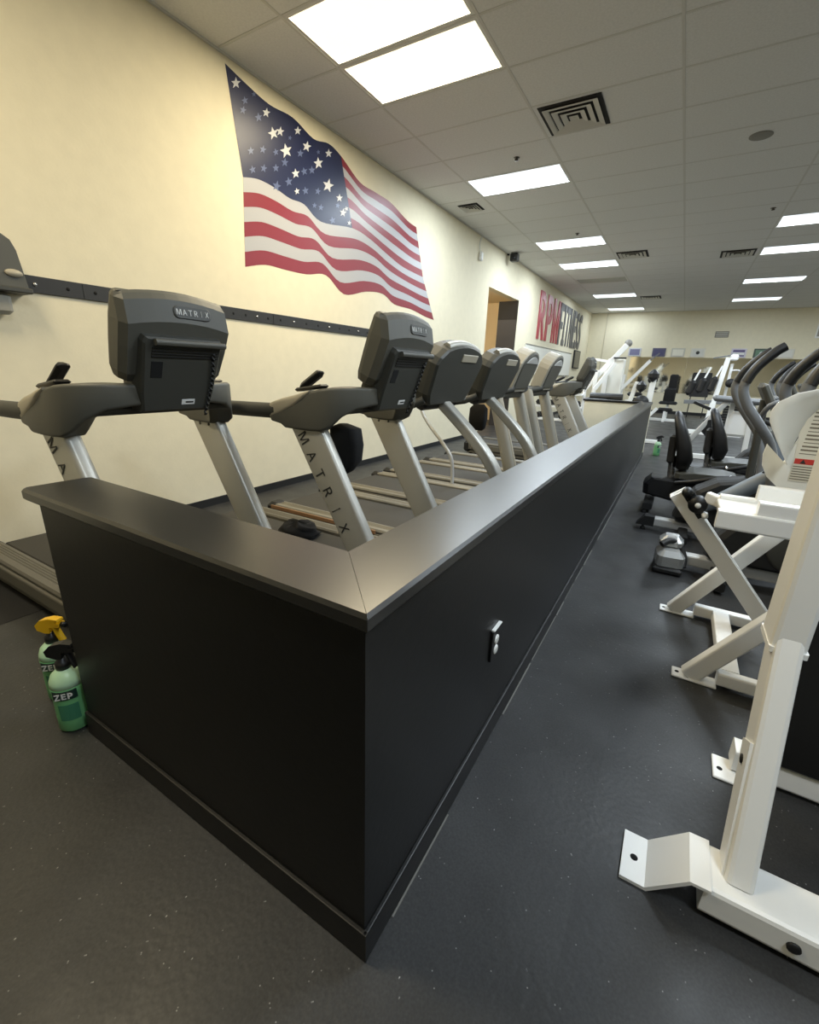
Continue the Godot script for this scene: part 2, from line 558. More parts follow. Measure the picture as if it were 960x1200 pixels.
func ceiling_vent(key: Vector2i, shift: float) -> void:
	var small := key.x == -1
	var p := tile_centre(key)
	p.x = GX + PX * key.x + (0.33 if shift == 0.5 else 0.88)
	if small: p = Vector3(-3.2, CEIL, -6.98)
	var half := 0.27 if not small else 0.15
	var where := "louvred square air vent in the ceiling before the aisle"
	if small: where = "small louvred air vent in the ceiling beside the left wall"
	elif key.y == 12: where = "louvred square ceiling air vent between far lights over the treadmills"
	elif key.y == 13: where = "louvred square air vent in the ceiling touching a lit panel"
	elif key.y == 21: where = "louvred square air vent in the ceiling close to the back wall"
	var t := thing("ceiling_vent", where, "vent", p, 0.0)
	var st := new_st()
	block(st, Vector3(0, -0.006, 0), Vector3(half * 2.06, 0.006, half * 2.06), 0.002)
	put("backing", st, mat("vent_dark", c8(34, 32, 30), 0.8), t)
	var n := 4 if not small else 3
	for i in n:
		var r := half * (0.9 - 0.25 * i)
		st = new_st()
		var w := half * 0.165
		var sq := rrect(2 * r, 2 * r, 0.004, 1)
		var sq2 := rrect(2 * r - 2 * w, 2 * r - 2 * w, 0.004, 1)
		var yo := -0.015
		# a sloping square louvre ring
		loft(st, [ring(sq, Vector3(0, -0.024, 0), Vector3.RIGHT, Vector3.BACK), ring(sq2, Vector3(0, yo, 0), Vector3.RIGHT, Vector3.BACK), ring(sq2, Vector3(0, yo + 0.004, 0), Vector3.RIGHT, Vector3.BACK, 0.97), ring(sq, Vector3(0, -0.02, 0), Vector3.RIGHT, Vector3.BACK, 0.99)], false, true)
		put("louvre", st, mat("vent_metal", c8(200, 197, 188), 0.5), t)
	st = new_st()
	block(st, Vector3(0, -0.02, 0), Vector3(half * 0.12, 0.006, half * 0.12), 0.002)
	put("centre_plate", st, mats.vent_metal, t)

func build_half_wall() -> void:
	var inner := HX - 0.185
	var end_x := -1.60
	var far_z := -8.32
	var st := new_st()
	# one L-shaped body
	var poly := PackedVector2Array([Vector2(HX, HZ), Vector2(end_x, HZ), Vector2(end_x, HZ - 0.165), Vector2(inner + 0.012, HZ - 0.165), Vector2(inner + 0.012, far_z), Vector2(HX, far_z)])
	prism(st, poly, Vector3.ZERO, Vector3.RIGHT, Vector3.BACK, Vector3(0, CAP - 0.035, 0))
	var w := structure("wall_divider", st, mats.black_paint)
	# two mitred cap boards
	var o := 0.012
	var a := PackedVector2Array([Vector2(HX + o, HZ + o), Vector2(end_x - 0.075, HZ + o), Vector2(end_x - 0.09, HZ - 0.004), Vector2(end_x - 0.09, HZ - 0.17), Vector2(end_x - 0.075, HZ - 0.188), Vector2(inner - 0.001, HZ - 0.188)])
	var b := PackedVector2Array([Vector2(HX + o, HZ + o - 0.0012), Vector2(inner - 0.001, HZ - 0.1892), Vector2(inner - 0.001, far_z), Vector2(HX + o, far_z)])
	for q in [[a, {0: Vector2(-1, -1), 5: Vector2(1, 1)}], [b, {0: Vector2(-1, -1), 1: Vector2(1, 1)}]]:
		st = new_st()
		cap_board(st, q[0], q[1])
		put("cap_board", st, mats.cap_paint, w)
	st = new_st()
	bar(st, Vector3(HX + 0.005, 0.045, HZ + 0.009), Vector3(HX + 0.005, 0.045, far_z), 0.012, 0.09, 0.003)
	bar(st, Vector3(HX + 0.011, 0.045, HZ + 0.005), Vector3(end_x, 0.045, HZ + 0.005), 0.012, 0.09, 0.003)
	put("baseboard", st, mats.black_paint, w)

	# yellow cross wall closing the row, dark cap on top
	st = new_st()
	slab(st, Vector3(-1.42, 0, far_z - 0.14), Vector3(HX, CAP - 0.03, far_z))
	var y := structure("wall_cross", st, mats.wall_paint)
	st = new_st()
	block(st, Vector3((-1.44 + HX) / 2, CAP - 0.012, far_z - 0.06), Vector3(1.07, 0.03, 0.17), 0.006)
	put("cap_board", st, mats.black_paint, y)

	# outlet in the aisle face
	var t := thing("wall_outlet", "black outlet plate with two white sockets on the half wall", "outlet", Vector3(HX, 0.425, -1.245))
	st = new_st()
	block(st, Vector3(0.004, 0, 0), Vector3(0.008, 0.118, 0.074), 0.003)
	put("plate", st, mats.black_paint, t)
	for s in [-1, 1]:
		st = new_st()
		lathe(st, [[0.0, -0.002], [0.0165, -0.002], [0.0165, 0.006], [0.014, 0.0075], [0.0, 0.0075]], Vector3(0.005, s * 0.0195 - 0.006, 0), 14, Vector3.RIGHT)
		var so := put("socket", st, mats.white_plastic, t)
		st = new_st()
		for q in [-1, 1]: block(st, Vector3(0.0125, s * 0.0195 - 0.004, q * 0.006), Vector3(0.001, 0.008, 0.002), 0.0003)
		put("slot", st, mats.print_dark, so)
	st = new_st()
	block(st, Vector3(0.006, 0.061, 0), Vector3(0.012, 0.005, 0.072), 0.001)
	put("plate_edge", st, mats.white_plastic, t)

func cap_board(st: SurfaceTool, q: PackedVector2Array, mitre: Dictionary) -> void:
	# a board with eased edges; the corners on the mitre keep to the mitre line
	var top := inset(q, 0.006, mitre)
	var lo := inset(q, 0.005, mitre)
	var ups := [[lo, CAP - 0.036], [q, CAP - 0.03], [q, CAP - 0.008], [top, CAP]]
	for i in ups.size() - 1:
		var pa: PackedVector2Array = ups[i][0]
		var pb: PackedVector2Array = ups[i + 1][0]
		for j in q.size():
			var k := (j + 1) % q.size()
			var A := Vector3(pa[j].x, ups[i][1], pa[j].y); var B := Vector3(pa[k].x, ups[i][1], pa[k].y)
			var C := Vector3(pb[k].x, ups[i + 1][1], pb[k].y); var D := Vector3(pb[j].x, ups[i + 1][1], pb[j].y)
			t3(A, B, C); t3(A, C, D)
	var cw := Geometry2D.is_polygon_clockwise(q)
	for e in [0, 3]:
		var pe: PackedVector2Array = ups[e][0]
		var idx := Geometry2D.triangulate_polygon(pe)
		for i in range(0, idx.size(), 3):
			var x := [idx[i], idx[i + 1], idx[i + 2]]
			var tc := Geometry2D.is_polygon_clockwise(PackedVector2Array([pe[x[0]], pe[x[1]], pe[x[2]]]))
			if (tc != cw) != (e == 0): x = [x[0], x[2], x[1]]
			var yy: float = ups[e][1]
			t3(Vector3(pe[x[0]].x, yy, pe[x[0]].y), Vector3(pe[x[1]].x, yy, pe[x[1]].y), Vector3(pe[x[2]].x, yy, pe[x[2]].y))
	flush(st)

func inset(q: PackedVector2Array, d: float, fixed: Dictionary) -> PackedVector2Array:
	var out := PackedVector2Array()
	var n := q.size()
	var turn := -1.0 if Geometry2D.is_polygon_clockwise(q) else 1.0
	for i in n:
		if fixed.has(i):
			out.append(q[i] + (fixed[i] as Vector2) * d)
			continue
		var e1 := (q[i] - q[(i + n - 1) % n]).normalized()
		var e2 := (q[(i + 1) % n] - q[i]).normalized()
		var n1 := Vector2(-e1.y, e1.x) * turn; var n2 := Vector2(-e2.y, e2.x) * turn
		out.append(q[i] + (n1 + n2) * d / (1.0 + n1.dot(n2)))
	return out

# ---------------------------------------------------------------- on the walls
func build_wall_things() -> void:
	build_flag()
	var st: SurfaceTool
	# big lettering on the far part of the left wall
	var t := thing("wall_lettering", "large red and charcoal capital letters RPM FITNESS on the cream wall", "lettering", Vector3(WALL_X, 2.75, -15.2))
	var red := mat("letter_red", c8(172, 44, 60), 0.4)
	var dk := mat("letter_charcoal", c8(74, 74, 78), 0.4)
	var word := "RPMFITNESS"
	var edges := [-12.42, -13.20, -13.90, -14.75, -15.25, -15.62, -16.15, -16.72, -17.2, -17.68, -18.15]
	for i in word.length():
		var z0: float = edges[i]; var z1: float = edges[i + 1]
		letters(t, "letter", word[i], Vector3(0.003, 0.0, (z0 + z1) / 2 + 15.2), Vector3(0, 0.0, -1), Vector3(0, 1, 0), absf(z1 - z0) * 0.86, 1.17, red if i < 3 else dk, 0.02)
	# black slotted rail in pieces
	var rail := thing("mounting_rail", "long black metal rail with holes screwed to the yellow wall", "rail", Vector3(WALL_X, 1.705, -3.3))
	var cuts := [2.7, 1.62, 0.75, -0.05, -1.15, -2.25]
	for i in cuts.size() - 1:
		st = new_st()
		bar(st, Vector3(0.006 + 0.003 * (i % 2), 0, cuts[i]), Vector3(0.006 + 0.003 * (i % 2), 0, cuts[i + 1] - (0.03 if i % 2 else 0.0)), 0.012, 0.098, 0.002)
		put("rail_strip", st, mat("rail_black", c8(34, 33, 32), 0.5), rail)
		for k in 6:
			var z: float = lerpf(cuts[i], cuts[i + 1], (k + 0.5) / 6.0)
			st = new_st()
			var screw := k == 1 or k == 4
			lathe(st, [[0.0, -0.003], [0.013 if screw else 0.011, -0.003], [0.011, 0.004 if screw else 0.0008], [0.0, 0.005 if screw else 0.0009]], Vector3(0.013 + 0.003 * (i % 2), 0.0, z), 10, Vector3.RIGHT)
			put("screw_head" if screw else "hole_plug", st, mats.steel if screw else mat("hole_black", c8(8, 8, 8), 0.9), rail)
	# grey wall box at the picture edge
	var bx := thing("wall_dispenser", "dark grey tapered box with pale marks mounted on the yellow wall", "wall box", Vector3(WALL_X, 1.66, -1.13))
	st = new_st()
	var prof := PackedVector2Array([Vector2(0.23, 0), Vector2(-0.2, 0), Vector2(-0.175, 0.2), Vector2(-0.155, 0.25), Vector2(-0.11, 0.28), Vector2(0.12, 0.29), Vector2(0.18, 0.26), Vector2(0.205, 0.2)])
	prism(st, prof, Vector3(0.0, 0, 0), Vector3(0, 0, 1), Vector3(0, 1, 0), Vector3(0.13, 0, 0))
	put("housing", st, mats.console_grey, bx)
	st = new_st()
	block(st, Vector3(0.07, -0.012, 0), Vector3(0.15, 0.03, 0.43), 0.006)
	put("lower_lip", st, mats.console_dark, bx)
	st = new_st()
	prism(st, PackedVector2Array([Vector2(-0.05, 0), Vector2(0.05, 0), Vector2(0.012, 0.035), Vector2(0.0, 0.022), Vector2(-0.012, 0.035)]), Vector3(0.131, 0.225, -0.02), Vector3(0, 0, 1), Vector3(0, 1, 0), Vector3(0.002, 0, 0))
	put("emblem", st, mats.print_white, bx)
	st = new_st()
	lathe(st, [[0.0, 0.0], [0.045, 0.0], [0.04, 0.01], [0.0, 0.012]], Vector3(0.13, 0.075, -0.14), 14, Vector3.RIGHT, 0.5)
	put("button", st, mats.taupe_plastic, bx)
	st = new_st()
	block(st, Vector3(0.05, -0.09, -0.02), Vector3(0.09, 0.12, 0.2), 0.02)
	put("outlet_tray", st, mats.beige_plastic, bx)

	# security camera, sensor with cable
	var sc := thing("security_camera", "small black box camera hung under the ceiling on the left wall", "camera", Vector3(-3.45, 3.55, -9.75))
	st = new_st(); bar(st, Vector3(-0.14, 0.03, 0), Vector3(0, 0.0, 0), 0.03, 0.03, 0.008); put("bracket", st, mats.rubber_black, sc)
	st = new_st(); block(st, Vector3(0.02, -0.04, 0), Vector3(0.16, 0.15, 0.14), 0.02); put("body", st, mat("camera_black", c8(40, 40, 40), 0.4), sc)
	st = new_st(); lathe(st, [[0, 0], [0.035, 0], [0.035, 0.03], [0.0, 0.03]], Vector3(0.02, -0.06, 0.06), 12, Vector3.BACK); put("lens", st, mats.vinyl_black, sc)
	st = new_st(); block(st, Vector3(-0.06, 0.0, 0.0), Vector3(0.02, 0.1, 0.12), 0.006); put("mount_plate", st, mats.white_plastic, sc)
	var se := thing("alarm_sensor", "small white sensor with a loose cable below the ceiling", "sensor", Vector3(WALL_X, 3.26, -8.35))
	st = new_st(); block(st, Vector3(0.03, 0, 0), Vector3(0.06, 0.15, 0.09), 0.02); put("body", st, mats.white_plastic, se)
	st = new_st()
	tube(st, smooth_path([Vector3(0.02, 0.07, 0.02), Vector3(0.03, 0.16, 0.1), Vector3(0.012, 0.26, 0.03), Vector3(0.012, 0.32, -0.04)]), 0.007, 6)
	put("cable", st, mats.print_white, se)

	# white board panel and dark screen under the lettering
	t = thing("wall_board", "wide pale board mounted on the wall below the large letters", "board", Vector3(WALL_X, 1.62, -14.3))
	st = new_st(); block(st, Vector3(0.01, 0, 0), Vector3(0.02, 0.74, 5.4), 0.004); put("panel", st, mat("pale_board", c8(232, 230, 220), 0.5), t)
	st = new_st()
	for s in [-1, 1]: bar(st, Vector3(0.024, s * 0.37, -2.7), Vector3(0.024, s * 0.37, 2.7), 0.02, 0.02, 0.003)
	put("edge_strip", st, mats.beige_plastic, t)
	t = thing("wall_screen", "black flat screen on the left wall past the pale board", "screen", Vector3(WALL_X, 1.82, -17.9))
	st = new_st(); block(st, Vector3(0.03, 0, 0), Vector3(0.05, 0.62, 1.0), 0.008); put("bezel", st, mats.rubber_black, t)
	st = new_st(); block(st, Vector3(0.056, 0, 0), Vector3(0.004, 0.56, 0.94), 0.001); put("glass", st, mat("screen_glass", c8(8, 8, 10), 0.15), t)

	# back wall: mirrors, frames, vent, conduit
	for i in 4:
		var x0 := -1.95 + 1.9 * i
		st = new_st(); block(st, Vector3(x0 + 0.95, 1.39, BACK_Z + 0.008), Vector3(1.894, 1.26, 0.012), 0.002)
		tag(put("wall_mirror", st, mat("mirror", c8(240, 238, 228), 0.05, 1.0)), "frameless mirror panel on the back wall under the framed pictures", "mirror", "mirror panels of the back wall")
	var frames := [[-1.84, c8(120, 118, 150), c8(200, 200, 204)], [-1.02, c8(70, 68, 104), c8(90, 88, 110)], [-0.40, c8(226, 222, 206), c8(196, 192, 180)], [0.22, c8(206, 204, 196), c8(214, 210, 198)], [1.43, c8(96, 84, 128), c8(206, 200, 212)], [2.07, c8(96, 128, 104), c8(70, 82, 74)], [2.72, c8(220, 218, 210), c8(214, 210, 198)]]
	var fl := ["small framed picture with blue centre above the mirrors", "framed dark blue picture above the mirrors", "framed cream print above the mirrors", "pale framed print with a dark heart-like spot above the mirrors", "framed purple and white picture above the mirrors", "framed dark green picture with pale round motif above mirrors", "pale framed picture above the mirrors behind the ellipticals"]
	for i in frames.size():
		var fr: Array = frames[i]
		t = thing("picture_frame", fl[i], "picture", Vector3(fr[0], 2.19, BACK_Z), 0.0, "pictures above the mirrors")
		st = new_st(); block(st, Vector3(0, 0, 0.012), Vector3(0.44, 0.3, 0.024), 0.006); put("frame", st, mat("frame_%d" % i, fr[2], 0.5), t)
		st = new_st(); block(st, Vector3(0, 0, 0.0255), Vector3(0.34, 0.21, 0.004), 0.001); put("print", st, mat("print_%d" % i, fr[1], 0.4), t)
		if i == 3 or i == 5:
			st = new_st(); lathe(st, [[0, 0], [0.06, 0], [0.055, 0.002], [0, 0.002]], Vector3(0, 0, 0.027), 12, Vector3.BACK); put("motif", st, mats.print_dark if i == 3 else mats.print_white, t)
		if i == 4:
			st = new_st(); block(st, Vector3(0, -0.02, 0.0275), Vector3(0.33, 0.09, 0.003), 0.001); put("motif", st, mats.print_white, t)
	t = thing("wall_vent", "grey louvred grille high on the back wall", "vent", Vector3(0.82, 2.8, BACK_Z))
	st = new_st(); block(st, Vector3(0, 0, 0.01), Vector3(0.4, 0.2, 0.02), 0.004); put("frame", st, mat("grille_grey", c8(128, 124, 112), 0.6), t)
	for k in 4:
		st = new_st(); bar(st, Vector3(-0.18, -0.066 + 0.044 * k, 0.024), Vector3(0.18, -0.066 + 0.044 * k, 0.024), 0.008, 0.026, 0.002, Vector3(0, 1, 0.6).normalized()); put("slat", st, mats.vent_metal, t)
	st = new_st(); tube(st, [Vector3(-3.0, 1.3, BACK_Z + 0.02), Vector3(-3.0, 3.6, BACK_Z + 0.02)], 0.016, 8)
	tag(put("conduit", st, mat("conduit", c8(206, 198, 176), 0.6)), "thin painted conduit running up the back wall to the ceiling", "conduit")
	t = thing("wall_notice", "pale framed notice high on the back wall toward the right", "notice", Vector3(3.52, 2.92, BACK_Z))
	st = new_st(); block(st, Vector3(0, 0, 0.01), Vector3(0.36, 0.5, 0.02), 0.004); put("board", st, mats.white_plastic, t)
	st = new_st(); block(st, Vector3(0, 0, 0.022), Vector3(0.28, 0.4, 0.004), 0.001); put("print", st, mats.beige_plastic, t)

func build_flag() -> void:
	# columns of the printed flag, traced on the wall: top edge, canton line, bottom edge
	var cols := [
		[Vector2(78, 80), Vector2(148, 522), Vector2(157, 870)], [Vector2(160, 160), Vector2(205, 530), Vector2(235, 862)],
		[Vector2(250, 240), Vector2(265, 560), Vector2(315, 882)], [Vector2(340, 290), Vector2(330, 605), Vector2(395, 899)],
		[Vector2(420, 372), Vector2(385, 628), Vector2(470, 902)], [Vector2(480, 392), Vector2(450, 695), Vector2(540, 976)],
		[Vector2(528, 440), Vector2(572, 720), Vector2(625, 966)], [Vector2(600, 540), Vector2(640, 762), Vector2(690, 975)],
		[Vector2(660, 580), Vector2(700, 815), Vector2(735, 1015)], [Vector2(720, 620), Vector2(760, 865), Vector2(800, 1035)],
		[Vector2(785, 690), Vector2(810, 893), Vector2(855, 1063)], [Vector2(820, 716), Vector2(846, 910), Vector2(888, 1076)]]
	var root := thing("flag_mural", "large waving stars and stripes flag decal on the yellow wall", "wall decal", Vector3(WALL_X, 2.0, -4.8))
	var base := root.position
	var per := 5
	var fine := []
	for i in cols.size() - 1:
		for k in per:
			var row := []
			for e in 3:
				var a: Vector2 = cols[i][e]; var b: Vector2 = cols[i + 1][e]
				var p: Vector2 = cols[maxi(i - 1, 0)][e]; var q: Vector2 = cols[mini(i + 2, cols.size() - 1)][e]
				row.append(a.cubic_interpolate(b, p, q, float(k) / per))
			fine.append(row)
	fine.append(cols[cols.size() - 1])
	var n := fine.size()
	var split := 6 * per
	var white := mat("flag_white", c8(172, 172, 175), 0.38)
	var red := mat("flag_red", c8(130, 28, 40), 0.38)
	var blue := mat("flag_blue", c8(26, 34, 70), 0.34)
	for s in 13:
		var from := split if s < 7 else 0
		decal(root, "stripe", fine, from, n - 1, s, red if s % 2 == 0 else white, base)
	var st := new_st()
	strip_solid(st, fine, 0, split, 0.0, 1.0, 0, base)
	put("canton", st, blue, root)
	# stars
	var bright := [[120, 157, 24], [238, 272, 20], [265, 352, 26], [292, 345, 20], [360, 342, 18], [315, 420, 30], [395, 403, 22], [440, 468, 24], [352, 508, 20], [478, 555, 28], [357, 577, 14], [522, 603, 17], [536, 660, 18], [549, 645, 11], [560, 700, 11], [480, 430, 18]]
	var dim := [[155, 225, 17], [148, 262, 17], [208, 290, 19], [178, 420, 17], [225, 415, 17], [275, 425, 15], [310, 465, 18], [370, 430, 17], [185, 493, 17], [228, 488, 17], [275, 487, 17], [325, 540, 19], [278, 557, 22], [390, 575, 17], [415, 495, 17], [438, 577, 15], [385, 500, 17], [450, 640, 14], [425, 632, 12], [495, 690, 16], [515, 632, 12], [190, 200, 12], [440, 425, 10], [330, 370, 10]]
	var sw := mat("star_white", c8(206, 208, 212), 0.38)
	var sd := mat("star_faded", c8(92, 104, 140), 0.32)
	for i in bright.size() + dim.size():
		var d: Array = bright[i] if i < bright.size() else dim[i - bright.size()]
		var poly := PackedVector3Array()
		for k in 10:
			var r: float = d[2] * (1.0 if k % 2 == 0 else 0.42)
			var a := -PI / 2 + TAU * k / 10.0 + 0.25 * sin(i * 2.3)
			poly.append(flag_point(Vector2(d[0] + r * cos(a) * 0.8, d[1] + r * sin(a))) - base)
		var c := flag_point(Vector2(d[0], d[1])) - base
		st = new_st()
		var off := Vector3(0.0026, 0, 0); var off2 := Vector3(0.0036, 0, 0)
		for k in 10:
			var k2 := (k + 1) % 10
			t3(c + off2, poly[k] + off2, poly[k2] + off2); t3(c + off, poly[k2] + off, poly[k] + off)
			t3(poly[k] + off2, poly[k] + off, poly[k2] + off); t3(poly[k] + off2, poly[k2] + off, poly[k2] + off2)
		flush(st)
		put("star", st, sw if i < bright.size() else sd, root)

func flag_point(p: Vector2) -> Vector3:
	return on_wall(240.0 + p.x / 3.3103, 50.0 + p.y / 3.3118, WALL_X)

func decal(root: Node3D, called: String, fine: Array, from: int, to: int, s: int, m: Material, base: Vector3) -> void:
	var st := new_st()
	if s < 7: strip_solid(st, fine, from, to, s / 7.0, (s + 1) / 7.0, 0, base)
	else: strip_solid(st, fine, from, to, (s - 7) / 6.0, (s - 6) / 6.0, 1, base)
	put(called, st, m, root)

func strip_solid(st: SurfaceTool, fine: Array, from: int, to: int, v0: float, v1: float, band: int, base: Vector3) -> void:
	var hi := Vector3(0.0022, 0, 0); var lo := Vector3(0.0004, 0, 0)
	var pa := []; var pb := []
	for i in range(from, to + 1):
		var a: Vector2 = fine[i][band]; var b: Vector2 = fine[i][band + 1]
		pa.append(flag_point(a.lerp(b, v0)) - base); pb.append(flag_point(a.lerp(b, v1)) - base)
	var rings := []
	for i in pa.size():
		rings.append(PackedVector3Array([pa[i] + lo, pa[i] + hi, pb[i] + hi, pb[i] + lo]))
	loft(st, rings, false)

# ---------------------------------------------------------------- treadmills
func deck(t: Node3D, rear: float, front: float, half: float, skirt: Material, railm: Material) -> void:
	var st := new_st()
	var bw := half - 0.12
	block(st, Vector3((rear + front) / 2, 0.145, 0), Vector3(front - rear - 0.08, 0.05, bw * 2), 0.02)
	put("belt", st, mats.belt, t)
	for s in [-1, 1]:
		st = new_st()
		var prof := PackedVector2Array([Vector2(-0.06, 0.02), Vector2(-0.06, 0.185), Vector2(-0.05, 0.195), Vector2(-0.035, 0.197), Vector2(-0.03, 0.192), Vector2(-0.02, 0.197), Vector2(-0.015, 0.192), Vector2(-0.005, 0.197), Vector2(0.0, 0.192), Vector2(0.01, 0.197), Vector2(0.015, 0.192), Vector2(0.025, 0.197), Vector2(0.05, 0.193), Vector2(0.058, 0.18), Vector2(0.058, 0.17)])
		var p2 := PackedVector2Array()
		for p in prof: p2.append(Vector2(p.x * s + s * (half - 0.06), p.y - 0.005))
		p2.append(Vector2(s * (half - 0.02), 0.165)); p2.append(Vector2(s * (half - 0.02), 0.015))
		prism(st, p2, Vector3(rear + 0.05, 0, 0), Vector3(0, 0, 1), Vector3(0, 1, 0), Vector3(front - rear - 0.02, 0, 0))
		var r := put("side_rail", st, railm, t)
		st = new_st()
		bar(st, Vector3(rear + 0.07, 0.115, s * (half - 0.005)), Vector3(front, 0.115, s * (half - 0.005)), 0.03, 0.085, 0.01)
		put("skirt", st, skirt, r)
		st = new_st()
		block(st, Vector3(rear + 0.05, 0.115, s * (half - 0.06)), Vector3(0.12, 0.17, 0.14), 0.03)
		put("rear_cap", st, mats.rubber_black, t)
		for x in [rear + 0.1, front - 0.15]:
			st = new_st()
			lathe(st, [[0, 0], [0.03, 0], [0.03, 0.02], [0.018, 0.03], [0.018, 0.06], [0, 0.06]], Vector3(x, 0, s * (half - 0.06)), 10)
			put("foot", st, mats.rubber_black, t)

func hood(t: Node3D, x0: float, x1: float, half: float, m: Material) -> void:
	var rings := []
	for q in [[0.0, 0.17, 0.86], [0.04, 0.21, 0.94], [0.2, 0.29, 1.0], [0.55, 0.33, 1.0], [0.85, 0.29, 0.96], [0.97, 0.2, 0.86], [1.0, 0.14, 0.78]]:
		var h: float = q[1]
		rings.append(ring(rrect(2 * half * q[2], h - 0.03, 0.06, 3), Vector3(lerpf(x0, x1, q[0]), 0.03 + (h - 0.03) / 2, 0), Vector3(0, 0, 1), Vector3(0, 1, 0)))
	var st := new_st()
	loft(st, rings, true)
	put("motor_hood", st, m, t)

func console_outline(w: float, h: float, arch: float, rad: float, bottom := 0.86) -> PackedVector2Array:
	# arched top, eased corners, narrower foot
	var out := PackedVector2Array()
	var n := 10
	for k in n + 1:
		var u := lerpf(-1, 1, float(k) / n)
		out.append(Vector2(u * (w / 2 - rad * 0.4 * absf(u)), h - arch * u * u - (rad * 0.55 if absf(u) == 1.0 else 0.0)))
	out.append(Vector2(w / 2, h - arch - rad * 1.4))
	out.append(Vector2(w / 2 * lerpf(1.0, bottom, 0.6), h * 0.18))
	out.append(Vector2(w / 2 * bottom * 0.97, h * 0.05)); out.append(Vector2(w / 2 * bottom * 0.9, 0))
	out.append(Vector2(-w / 2 * bottom * 0.9, 0)); out.append(Vector2(-w / 2 * bottom * 0.97, h * 0.05))
	out.append(Vector2(-w / 2 * lerpf(1.0, bottom, 0.6), h * 0.18))
	out.append(Vector2(-w / 2, h - arch - rad * 1.4))
	return out

func shell(st: SurfaceTool, poly: PackedVector2Array, at: Vector3, ux: Vector3, uy: Vector3, depths: Array) -> void:
	# stack of scaled outlines along the outward normal: [distance, scale]
	var nrm := ux.cross(uy)
	var mid := Vector2.ZERO
	for p in poly: mid += p / poly.size()
	var rings := []
	for d in depths:
		var rg := PackedVector3Array()
		for p in poly:
			var q := mid + (p - mid) * (d[1] as float)
			rg.append(at + ux * q.x + uy * q.y + nrm * (d[0] as float))
		rings.append(rg)
	loft(st, rings, false)

func upright_x(y: float) -> float: return 0.586 * (1.0 - y)

